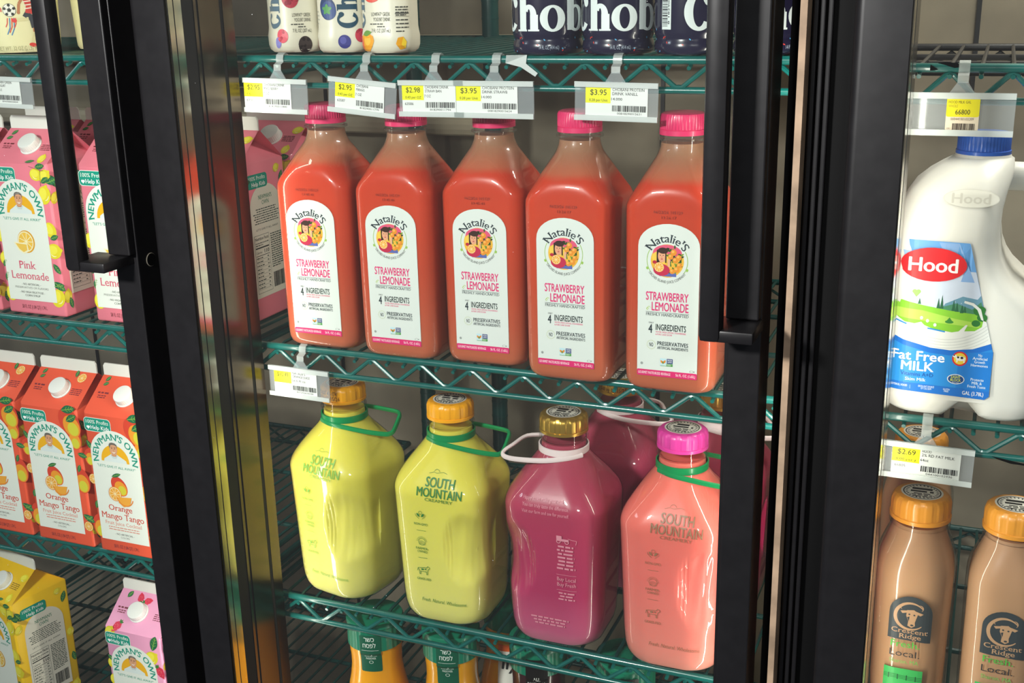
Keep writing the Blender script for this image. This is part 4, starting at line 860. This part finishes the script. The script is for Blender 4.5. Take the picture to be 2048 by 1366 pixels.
# ================================================================== yogurt drinks, protein drinks and tubs on the top shelf
def big_letters(A, x, y, h, col, rot=0, only=None):
    """chunky old-style serif lettering built from strokes: C h o b a n i"""
    c, q = cos(radians(rot)), sin(radians(rot)); B = Art(); u = h
    B.mats = A.mats
    def stem(px, y0, y1, w=.25): B.rect(px*u, y0*u, (px+w)*u, y1*u, col)
    def serif(px, py, w=.36, t=.05): B.rect((px-w/2)*u, py*u, (px+w/2)*u, (py+t)*u, col)
    def bowl(cx, cy, rx, ry, tx, ty, a0=0, a1=360):
        n = 30; vs = []; fs = []
        for i in range(n+1):
            a = radians(a0+(a1-a0)*i/n); vs += [((cx+(rx-tx)*cos(a))*u, (cy+(ry-ty)*sin(a))*u), ((cx+rx*cos(a))*u, (cy+ry*sin(a))*u)]
            if i: b = 2*i; fs.append((b-2, b-1, b+1, b))
        B.add(vs, fs, col)
    # C
    bowl(.42, .50, .42, .52, .25, .11, 38, 322); B.ell(.67*u, .80*u, .115*u, .135*u, col)
    # h
    stem(.90, 0, 1.0); serif(.99, 0); B.rect(.84*u, .95*u, 1.0*u, 1.0*u, col); bowl(1.245, .46, .245, .30, .20, .13, 0, 150); stem(1.285, 0, .47); serif(1.39, 0)
    # o
    bowl(1.97, .36, .38, .38, .23, .075)
    # b
    stem(2.42, .02, 1.0); B.rect(2.36*u, .95*u, 2.55*u, 1.0*u, col); bowl(2.74, .36, .37, .38, .23, .075, -155, 155)
    # a
    stem(3.42, .06, .52); bowl(3.36, .22, .25, .24, .19, .07, 60, 300); bowl(3.36, .50, .25, .24, .18, .09, 0, 160); serif(3.60, 0, .22); B.ell(3.19*u, .56*u, .08*u, .09*u, col)
    # n
    stem(3.80, 0, .72); serif(3.90, 0); bowl(4.12, .46, .245, .28, .20, .13, 0, 150); stem(4.165, 0, .47); serif(4.27, 0)
    # i
    stem(4.62, 0, .72); serif(4.72, 0); B.ell(4.72*u, .92*u, .12*u, .12*u, col)
    n = len(A.V); k = A.mi(col); A.V += [(x+a*c-b*q, y+a*q+b*c, A.h*EPS+z) for a, b, z in B.V]; A.F += [(tuple(i+n for i in f), k) for f, _ in B.F]
M_NAVY = P('navy_sleeve', '#232138', .22, .5, coat=.5); M_CAPW = P('dairy_cap_white', '#e6e6e0', .4)
DW = [(.001, 0), (.0335, 0), (.0362, .0025), (.0370, .0065), (.0364, .0110), (.0353, .0138), (.0353, .0158), (.0364, .0182), (.0370, .0215), (.0370, .120), (.0355, .132), (.0300, .146), (.0225, .155), (.0195, .160), (.0195, .170)]
DRf = interp([(z, r) for r, z in DW[1:]])
def protein_print(front):
    A = Art(); rr = random.Random(3)
    if front:
        big_letters(A, -.0610, .0232, .0345, '#dfe8e6'); A.text('14 FL OZ (414 mL)', .003, .0052, .0036, '#a9b4c4', w=.0205)
        for k in range(7):
            t = k/6; x = -.018+.040*t; A.line([(x, .0655-.003*sin(3*t)), (x+.005, .0680-.002*t)], .0011, ('#d8453c', '#4aa0d8')[k % 2])
    else:
        big_letters(A, -.0080, .0232, .0345, '#dfe8e6'); A.text('14 FL OZ (414 mL)', .0400, .0052, .0036, '#a9b4c4', w=.0205)
        A.rect(-.0330, .0240, -.0215, .0800, '#dfe8e6'); A.up()
        R_ = random.Random(4); z = .027
        while z < .078:
            l = R_.choice((.0005, .0008, .0012)); A.rect(-.0325, z, -.0255, z+l, '#20202c'); z += l+R_.choice((.0005, .0009))
        A.text('8 18290 01', -.0232, .029, .0019, '#20202c', w=.030, al='L', rot=90, bold=1); A.h -= 1
    for k in range(16):
        x, z = rr.uniform(-.05, .05), rr.choice((rr.uniform(.003, .02), rr.uniform(.002, .028)))
        A.ell(x, z, .0012, .0006, ('#d8453c', '#5ab0e0')[k % 2], rr.uniform(0, 180), 8)
    return A
def make_protein(loc, label, front, rz):
    t = thing('protein_drink', loc, label, 'bottle', 'dark protein drink bottles', rz)
    bm = bmesh.new(); lathe(bm, DW, 56); b = link('bottle', bm, M_NAVY, t, True)
    bm = bmesh.new(); lathe(bm, [(.0205, .160), (.0215, .1605), (.0215, .178), (.0205, .1795), (.001, .1797)], 80, rib=.0005, ribn=40, ribz=(.1606, .1781)); link('cap', bm, M_CAPW, t, True)
    merge(b, protein_print(front).build('printing', t, on_cyl(DRf, 0, .0004), .003, .003)); return t
zt = Z1+.001
make_protein((-.4420, .0310, zt), 'leftmost dark protein drink bottle, beside the empty gap', True, .30)
make_protein((-.3660, .0330, zt), 'second dark protein drink bottle, above the last $3.95 tag', True, .28)
make_protein((-.2890, .0310, zt), 'dark protein drink bottle with a barcode facing out', False, .25)
make_protein((-.2100, .0330, zt), 'dark protein drink bottle glimpsed behind the door handle', True, .75)
YW = [(0, .050), (.003, .0560), (.008, .0588), (.018, .0594), (.024, .0576), (.028, .0568), (.095, .0568), (.110, .0560), (.122, .0470), (.130, .0400), (.134, .0380), (.140, .0375)]
YWf = interp(YW); yrad = lambda z: min(.0205, YWf(z)/2-1e-4)
M_YOG = P('cream_bottle', '#dfdac6', .38, .5, sss=.2, sssr=(1, .95, .8), sss_scale=.01)
def raspberry(A, x, y, r, col, dark):
    A.ell(x, y, r*.85, r, col); A.up(); rr = random.Random(int(abs(x*1e5)))
    for k in range(16):
        a, q = rr.uniform(0, 2*pi), r*.8*math.sqrt(rr.random()); A.ell(x+q*cos(a)*.85, y+q*sin(a), r*.22, r*.22, rr.choice((col, dark)), 0, 8)
    A.h -= 1
def yogurt_print(kind):
    A = Art(); nv = '#2a4a5c' if kind != 'berry' else '#66727c'
    big_letters(A, .0165, .0265, .0225, '#21465a', 90) if kind == 'blue' else big_letters(A, -.0250 if kind == 'berry' else -.0205, .0265, .0215, '#5b7080', 90)
    if kind == 'blue':
        A.h = 0; A.ell(-.0170, .0480, .0098, .0125, '#37476e', 10); A.up(); A.ell(-.0155, .046, .0085, .0100, '#46588a', 10); A.up()
        for k in range(5): A.leaf(-.0175, .0470, .0062, .0040, 90+72*k, '#5c9a5c')
        A.h = 0; A.ell(.0005, .0120, .0072, .0075, '#3f3f86'); A.up(); A.ell(-.001, .0135, .0036, .0040, '#5b5ca6'); A.h = 0
        raspberry(A, .0190, .0185, .0075, '#c2384c', '#9a2438'); A.ell(-.0420, .008, .005, .007, '#e0808c'); A.small(-.0420, .0440, -.030, '#a8a89c', .0012, 4, .0042, 6)
        return A
    tx = '#4a4a44'; x1 = .0105
    A.text('LOWFAT* GREEK', x1, .0395, .0038, tx, w=.0215, al='R'); A.text('YOGURT DRINK', x1, .0340, .0038, tx, w=.0195, al='R'); A.small(-.013, .0305, x1, tx, .0012, 1, .002, 7); A.small(-.005, .0277, x1, tx, .0012, 1, .002, 8); A.text('7 FL OZ (207 mL)', x1, .0222, .0038, tx, w=.0220, al='R')
    if kind == 'berry':
        raspberry(A, -.0120, .0605, .0115, '#b03a4a', '#8c2436'); raspberry(A, -.0240, .0185, .0078, '#dc5a68', '#b43a4c'); raspberry(A, .0020, .0085, .0095, '#3a302e', '#211a1a'); A.ell(-.0300, .0110, .0040, .0062, '#8a86c8')
    else:
        A.ell(-.009, .0700, .0140, .0165, '#dd5648', -15); A.up(); A.ell(-.016, .0715, .0080, .0130, '#e8a23c', -15); A.h = 0; d = -.0165
        A.poly([(d-.0120, .0020), (d-.0135, .0080), (d-.0125, .0150), (d-.0080, .0205), (d+.0000, .0220), (d+.0065, .0185), (d+.0075, .0130), (d+.0050, .0070), (d+.0010, .0020)], '#eda22c'); A.up(); A.leaf(d-.0080, .0200, .0130, .0060, 12, '#6f9a4a'); A.ell(d-.0105, .0110, .0025, .0080, '#e8604a', 10); A.ell(d-.001, .0140, .0045, .0055, '#f4be4c'); A.h = 0; d = .016
        A.poly([(d, .0100), (d+.0025, .0165), (d+.0085, .0175), (d+.0125, .0120), (d+.0105, .0050), (d+.004, .0035)], '#e6a018'); A.up(); A.poly([(d+.006, .0090), (d+.0085, .0170), (d+.0125, .0120), (d+.0105, .0050)], '#f0cc30'); A.h = 0
        A.rect(.0160, .0385, .0330, .0388, tx); A.small(.0165, .0480, .0320, tx, .0013, 4, .0028, 9); A.rect(.0160, .0415, .0330, .0425, tx); A.small(.0165, .0345, .0320, tx, .0013, 4, .0040, 10)
    return A
def make_yogurt(loc, label, kind, rz):
    t = thing('yogurt_drink', loc, label, 'bottle', 'cream yogurt drink bottles', rz)
    bm = bmesh.new(); loft(bm, [(z, rrect(w, w, yrad(z), 8, 3)) for z, w in YW]); b = link('bottle', bm, M_YOG, t, True)
    bm = bmesh.new(); lathe(bm, [(.0185, .1385), (.0195, .139), (.0195, .152), (.018, .1535), (.001, .1537)], 72, rib=.0005, ribn=36, ribz=(.1391, .1522)); link('cap', bm, P('cap_'+kind, {'berry': '#b83a5a', 'blue': '#3a4a8c', 'mango': '#e8922c'}[kind], .4), t, True)
    merge(b, yogurt_print(kind).build('printing', t, on_rr(YWf, yrad, .0004), .003, .004)); return t
make_yogurt((-.7660, .0560, zt), 'cream yogurt drink with raspberries and a blackberry, left one of three', 'berry', .85)
make_yogurt((-.6985, .0520, zt), 'cream yogurt drink with blueberry picture, middle one of three', 'blue', .50)
make_yogurt((-.6340, .0440, zt), 'cream yogurt drink with mango pictures, right one of three', 'mango', .12)
M_TUB = P('cream_tub', '#e6dfae', .4, .45, sss=.1, sssr=(1, .95, .7))
TW = [(.001, 0), (.050, 0), (.0525, .004), (.0530, .010), (.0575, .112), (.0590, .113), (.0590, .118)]
TRf = interp([(z, r) for r, z in TW[1:]])
def make_tub(loc, label, art, rz):
    t = thing('yogurt_tub', loc, label, 'tub', 'cream yogurt tubs', rz)
    bm = bmesh.new(); lathe(bm, TW, 64); b = link('tub', bm, M_TUB, t, True)
    bm = bmesh.new(); lathe(bm, [(.0560, .114), (.0610, .1142), (.0610, .1225), (.0590, .1240), (.054, .1240), (.053, .1225), (.001, .1225)], 64); link('lid', bm, M_CAPW, t, True)
    merge(b, art.build('printing', t, on_cyl(TRf, 0, .0004), .004, .006)); return t
A = Art(); x, z = .0045, .0520                       # football kick picture
A.text('Plain', -.0090, .0500, .0085, '#d2574a', w=.0260, al='R' if False else 'C', bold=1)
x = .0130; A.ell(x, z, .0078, .0080, '#30302c'); A.up(); A.ell(x, z, .0073, .0075, '#e6e4d6'); A.up(); A.ell(x, z, .0026, .0026, '#30302c', 0, 5)
for k in range(5): a = radians(90+72*k); A.ell(x+.0058*cos(a), z+.0060*sin(a), .0019, .0019, '#30302c', 0, 6); A.line([(x, z), (x+.0058*cos(a), z+.0060*sin(a))], .0004, '#30302c')
A.h = 0
for k, (dx, c, l) in enumerate(((-.0045, '#d8453c', .011), (-.002, '#3f7fb4', .020), (.0005, '#d8453c', .018), (.0030, '#3f7fb4', .021), (.0055, '#d8453c', .012))): A.line([(x+dx+.001, z-.0095), (x+dx, z-.0095-l*.6), (x+dx-.004*l/.02, z-.0095-l)], .0011, c)
sk = '#b87a55'; X = .0345; leg = '#d9cf9c'
A.line([(X-.002, .0720), (X+.003, .0560), (X+.001, .0475)], .0085, '#c8443e'); A.up()
for k in range(5): A.line([(X-.004, .0700-k*.0042), (X+.0065, .0712-k*.0042)], .0012, '#eee6d4')
A.h = 0; A.line([(X-.003, .0690), (X-.0095, .0590), (X-.0110, .0500)], .0032, sk); A.ell(X-.0112, .0490, .0019, .0022, sk); A.ell(X, .0790, .0042, .0052, sk); A.ell(X, .0825, .0044, .0025, '#2a1e18')
A.line([(X-.0045, .0480), (X+.006, .0400)], .0080, '#3f4248'); A.line([(X, .0410), (X-.0150, .0400)], .0042, leg); A.ell(X-.0172, .0395, .0030, .0028, '#d8453c'); A.line([(X+.004, .0420), (X+.0055, .0300)], .0070, '#3f4248'); A.line([(X+.006, .0300), (X+.0055, .0240)], .0046, sk); A.line([(X+.0055, .0245), (X+.001, .0120)], .0040, leg); A.ell(X+.001, .0090, .0048, .0026, '#d8453c', -10)
A.text('NET WT. 32 OZ (2 LB) 907g', .0185, .0028, .0050, '#b9b48a', w=.052)
make_tub((-1.1900, .0570, zt), 'cream yogurt tub with a soccer picture at top left corner', A, .45)
A = Art(); tx = '#4c4a38'; A.rect(-.0185, .0165, .0225, .0900, tx); A.up(); A.rect(-.0181, .0169, .0221, .0896, '#e6dfae'); A.up(); A.text('Nutrition Facts', .002, .0820, .0052, tx, w=.0360, bold=2)
for k, s_ in enumerate(('Sodium 60mg', 'Total Carbohydrate', 'Dietary Fiber 0g', 'Total Sugars 6g', 'Incl. 0g Added Sugars', 'Protein')): A.text(s_, -.0172+(.003 if 1 < k < 5 else 0)+(.003 if k == 4 else 0), .0665-k*.0066, .0026, tx, w=(.014, .023, .017, .017, .024, .009)[k], al='L', bold=1 if k in (1, 5) else 0); A.rect(-.0181, .0650-k*.0066, .0221, .0653-k*.0066, tx)
A.rect(-.0181, .0298, .0221, .0316, tx); A.small(-.017, .0262, .021, tx, .0018, 3, .0038, 3); A.rect(-.0181, .0170, .0221, .0176, tx); A.small(-.017, .0145, .021, tx, .0011, 4, .0026, 4); A.small(-.017, .0030, .021, tx, .0018, 2, .0040, 5)
make_tub((-1.1030, .1480, zt), 'cream yogurt tub showing its nutrition panel, behind the soccer tub', A, .30)

# ================================================================== orange and grape juice carafes under the lowest rail
JP = [(.001, 0), (.040, 0), (.0440, .003), (.0465, .010), (.0480, .030), (.0480, .100), (.0460, .130), (.0405, .160), (.0355, .182), (.0335, .197), (.0338, .210), (.0350, .222), (.0352, .228)]
JP = [(r, z*1.125) for r, z in JP]; JRf = interp([(z, r) for r, z in JP[1:]])
M_OJ = P('orange_juice', '#f0a414', .25, .5, coat=.6, sss=.3, sssr=(1, .5, .1), sss_scale=.012); M_GRAPE = P('grape_juice', '#3a1a1c', .2, .5, coat=.6); M_LID = P('green_lid', '#0d7a5c', .35, .5, coat=.2)
def carafe(loc, label, kind, rz, r_=1):
    t = thing('juice_carafe', loc, label, 'bottle', 'green capped juice carafes', rz)
    bm = bmesh.new(); lathe(bm, JP, 56); link('bottle', bm, M_GRAPE if kind == 'grape' else M_OJ, t, True)
    bm = bmesh.new(); lathe(bm, [(.0345, .2540), (.0368, .2545), (.0368, .2850), (.0376, .2860), (.0376, .2890), (.0366, .2912), (.0330, .2922), (.001, .2924)], 112, rib=.0011, ribn=28, ribz=(.2546, .2852)); c = link('lid', bm, M_LID, t, True)
    A = Art()
    for k in range(5): A.ring(.012*cos(1.26*k), .012*sin(1.26*k), .0062, .0074, '#0a6a50', 40*k, 40*k+220, 14)
    merge(c, A.build('lid_emboss', c, lambda u, v, h: Vector((u, v, .2927+h*4))))
    A = Art(); g = '#0f5a42' if kind == 'oj' else '#14100f'
    if kind != 'plain': A.rect(-.0140, .2240, .0140, .2790, g, .002); A.up()
    if kind == 'oj':
        A.text('כשר'[::-1], -.001, .2705, .0062, '#ecf2ea', w=.0135, bold=1); A.text('לפסח'[::-1], -.001, .2615, .0062, '#ecf2ea', w=.0170, bold=1); A.rect(-.0115, .2570, .0110, .2574, '#ecf2ea')
        A.text('KOSHER FOR', 0, .2470, .0028, '#dfeadf', w=.0160, bold=1); A.text('PASSOVER', 0, .2428, .0028, '#dfeadf', w=.0130, bold=1); A.ring(0, .2385, .0022, .0028, '#dfeadf', ky=.8)
    elif kind == 'grape':
        A.text('ALL', 0, .2480, .0056, '#efefe8', w=.0090, bold=2); A.text('NATURAL', 0, .2395, .0056, '#efefe8', w=.0230, bold=2)
    A.build('neck_label', t, on_cyl(lambda z: .0372 if z > .252 else JRf(z), 0, .0005), .003, .004) if A.V else None; return t
zj4 = Z4+.0005
carafe((-.6990, .0400, zj4), 'leftmost green-capped orange juice carafe under the yellow jugs', 'oj', .30)
carafe((-.5920, .0480, zj4), 'second green-capped orange juice carafe from the left', 'oj', .28)
carafe((-.4760, .0620, zj4), 'green-capped dark juice carafe with black label under the magenta jug', 'grape', .30)
carafe((-.3600, .0600, zj4), 'rightmost green-capped dark juice carafe under the coral jug', 'grape', .35)
o = carafe((-.5480, .1450, zj4), 'orange juice carafe in the second row, between the two green lids', 'plain', .2)
A = Art(); A.rect(-.012, .170, .020, .2350, '#e9e6dc', .001); A.up(); A.rect(-.012, .2250, .020, .2350, '#e2652c'); A.text('lly', .004, .200, .016, '#2c2c2a', w=.022, bold=2, shear=.1); A.build('body_label', o, on_cyl(JRf, 0, .0006), .003, .004)

# ================================================================== price tags
def hook_pts(y0):
    return [(-.0010, y0, -.0165), (-.0010, y0+.0005, -.0100), (0, -.0062, -.0075), (0, -.0068, -.0042), (0, -.0050, .0005), (0, 0, .0026), (0, .0050, .0005), (0, .0066, -.0042), (0, .0050, -.0088)]
def price_tag(x, z, w, label, art, tilt=0, clip=0, yaw=0, clipz=None, wide=.0095, h=.0385):
    """clip on the rail at (x, z); the holder hangs below it; clip = sideways offset of the holder"""
    t = thing('price_tag', (x, 0, z), label, 'price tag', 'price tags on the shelf rails', 0)
    bm = bmesh.new(); yt = -.0125; hp = [Vector(p) for p in hook_pts(yt)]
    L_ = [bm.verts.new((-wide/2, p.y, p.z)) for p in hp]; R_ = [bm.verts.new((wide/2, p.y, p.z)) for p in hp]
    for i in range(len(hp)-1): bm.faces.new((L_[i], R_[i], R_[i+1], L_[i+1]))
    bmesh.ops.solidify(bm, geom=bm.faces[:], thickness=.0011); link('clip', bm, M_FROST, t, True)
    tm = Matrix.Translation((clip, yt, -.0195)) @ Matrix.Rotation(tilt, 4, 'Y')
    bm = bmesh.new(); pr = [(-wide*.45-clip, .0040), (wide*.45-clip, .0040), (wide*1.25-clip, -.0075), (-wide*1.25-clip, -.0075)]
    A_ = [[bm.verts.new((a, y, b)) for a, b in pr] for y in (-.0006, .0004)]
    bm.faces.new(A_[0]); bm.faces.new(A_[1][::-1])
    for i in range(4): bm.faces.new((A_[0][i], A_[1][i], A_[1][(i+1) % 4], A_[0][(i+1) % 4]))
    o = link('clip_tab', bm, M_HOLDER, t); o.matrix_local = tm
    bm = bmesh.new(); box(bm, -w/2, w/2, -.0006, .0006, -.0055-h, -.0055); ho = link('holder', bm, M_HOLDER, t); ho.matrix_local = tm
    for z0 in (-.0055-.0055, -.0055-h):
        bm = bmesh.new(); box(bm, -w/2, w/2, -.0028, -.0019, z0, z0+.0055); box(bm, -w/2, w/2, -.0019, .0002, z0+(.0048 if z0 > -.02 else 0), z0+(.0055 if z0 > -.02 else .0007)); link('holder_lip', bm, M_FROST, ho)
    if art: art.build('paper', ho, lambda u, v, hh: Vector((u, -.0009-hh, -.0055-h+v)))
    return t
def tag_art(price, per, l1, l2, size, code, num, seed, x0, x1, top=None):
    A = Art(); z1 = .0365; A.rect(x0, .0018, x1, z1, '#e4e8e4'); A.up(); W_ = x1-x0; xm = x0+W_*.42
    A.rect(x0, .0175, xm-.0008, z1-.0005, '#e6e41f'); A.up(); k = W_/.062
    if price: A.text(price, (x0+xm)/2, .0255, .0052, '#14150c', w=.0165*k); A.text(per, (x0+xm)/2, .0192, .0024, '#1e1f0e', w=.0185*k)
    if top: A.text(top, xm+.001, .0338, .0026, '#8a8c8a', w=.0160*k, al='L')
    A.text(l1, xm+.001, .0298, .0028, '#16181a', w=min(.033*k, .0021*len(l1)*k), al='L'); A.text(l2, xm+.001, .0257, .0028, '#16181a', w=min(.030*k, .0021*len(l2)*k), al='L'); A.text(size, xm, .0205, .0026, '#26282a', w=.0019*len(size), al='L')
    if code: A.text(code, x0+.003, .0122, .0027, '#26282a', w=.0100*k, al='L')
    A.barcode(x1-.035*k, .0096, x1-.0015, .0156, '#0e0f10', seed); A.text(num, x1-.018*k, .0066, .0020, '#1a1b1c', w=.024*k); return A
zr = Z1
price_tag(-.7500, zr, .0835, '$2.95 price tag leftmost on the middle top rail, near the bronze mullion', tag_art('$2.95', '0.42 per OZ', 'CHOBANI DRINK', 'MXD BERRY', '7 OZ', '63585', '818290011800', 1, -.0415, .0205, 'CHOBANI'), .02, -.0040)
price_tag(-.6395, zr, .0840, 'tilted $2.95 price tag between first and second strawberry bottles', tag_art('$2.95', '0.42 per OZ', 'CHOBANI', 'MANGO', '7 OZ', '63587', '818290011770', 2, -.0335, .0275, 'CHOBANI'), .085, -.0020)
price_tag(-.5560, zr, .0770, '$2.98 price tag above the second strawberry bottle cap', tag_art('$2.98', '0.43 per OZ', 'CHOBANI DRINK', 'STRAW BAN', '7 OZ', '63586', '818290011794', 3, -.0345, .0290, 'CHOBANI'), -.005, -.0035)
price_tag(-.4860, zr, .0900, '$3.95 tag for strawberry flavour, above the middle lemonade bottle', tag_art('$3.95', '0.28 per Unit', 'CHOBANI PROTEIN', 'DRINK STRAWB', '14.000', '', '00818290015624', 4, -.0430, .0270, 'CHOBANI'), .0, -.0010)
price_tag(-.3545, zr, .0870, '$3.95 tag for vanilla flavour, nearest the middle door handle', tag_art('$3.95', '0.28 per Unit', 'CHOBANI PROTEIN', 'DRINK VANILL', '14.000', '', '00818290015631', 5, -.0320, .0330, 'CHOBANI'), .015, .0010)
price_tag(-1.1920, zr-.001, .0900, 'plain greek yogurt price tag at the far left edge', tag_art('', '', 'PLAIN GREEK', 'YOGURT', '32OZ', '', '894700010434', 6, -.0380, .0260, 'CHOBANI'), .025, .0390)
price_tag(-.7495, Z2, .0840, '$10.49 price tag hanging below the leftmost strawberry bottle', tag_art('$10.49', '0.19 per Fl oz', "NATALIE'S", 'ORANGE JUICE', '56.0 Fl oz', '', '807255610150', 7, -.0350, .0250), .012, -.0030)
A = Art(); A.rect(-.0140, .0045, .0140, .0345, '#ecdcc4', .002); A.up(); A.rect(-.0140, .0170, .0140, .0345, '#ece01c', .002); A.up()
A.text('HOOD MILK GAL', -.0125, .0290, .0023, '#7a6a1c', w=.0190, al='L', bold=1); A.text('WHOLE', -.0125, .0255, .0023, '#a8962c', w=.0080, al='L'); A.text('66800', 0, .0192, .0042, '#3c3414', w=.0125, bold=1); A.text('00044100103209', 0, .0140, .0022, '#7c6c5c', w=.0195); A.barcode(-.0080, .0055, .0110, .0112, '#3a2c24', 8); A.text('081', -.0110, .0060, .0013, '#7c6c5c', w=.003)
price_tag(-.0300, Z1-.006, .0870, 'clear tag with a yellow 66800 sticker above the milk jug', A, .0, .0020)
price_tag(-.0345, Z2-.003, .0860, '$2.69 price tag below the milk jug', tag_art('$2.69', '0.00 per z', 'HOOD', '2% RD FAT MILK', '64oz', '66805', '044100102936', 9, -.0330, .0310), .012, .0030)
bm = bmesh.new(); L_ = [(x, y, z) for x, y, z in ((-.011, -.0052, .0005), (.012, -.0052, .0008), (.011, -.0056, -.008), (.024, -.0060, -.0175), (.021, -.006, -.021), (.005, -.0056, -.0115), (-.012, -.0054, -.0075))]
f = bm.faces.new([bm.verts.new(p) for p in L_]); bmesh.ops.solidify(bm, geom=[f], thickness=.0004)
o = link('tape_scrap', bm, M_FROST); o.location = (-.4640, 0, Z1); tag(o, 'scrap of clear tape stuck on the rail right of a $3.95 tag', 'tape')
def scrap(loc, pts, label):
    bm = bmesh.new(); f = bm.faces.new([bm.verts.new((a, -.0054, b)) for a, b in pts]); bmesh.ops.solidify(bm, geom=[f], thickness=.0006)
    o = link('paper_scrap', bm, ink('#e6e8e0')); o.location = loc; tag(o, label, 'paper scrap')
scrap((-.0420, 0, Z1-.006), [(-.012, .0005), (-.004, .0012), (.006, .0004), (.009, -.003), (.004, -.004), (-.006, -.001)], 'torn white label residue beside the clip above the milk jug')
scrap((-.0555, 0, Z1-.0085), [(-.0035, .0015), (.0035, -.0032), (-.0038, -.0040)], 'small white paper triangle on the rail above the milk jug')
scrap((.0400, 0, Z2-.0380), [(-.014, .003), (.016, -.001), (.020, -.003), (.004, -.0026), (-.008, .0004)], 'peeling white paint streak on the rail below the milk jug')
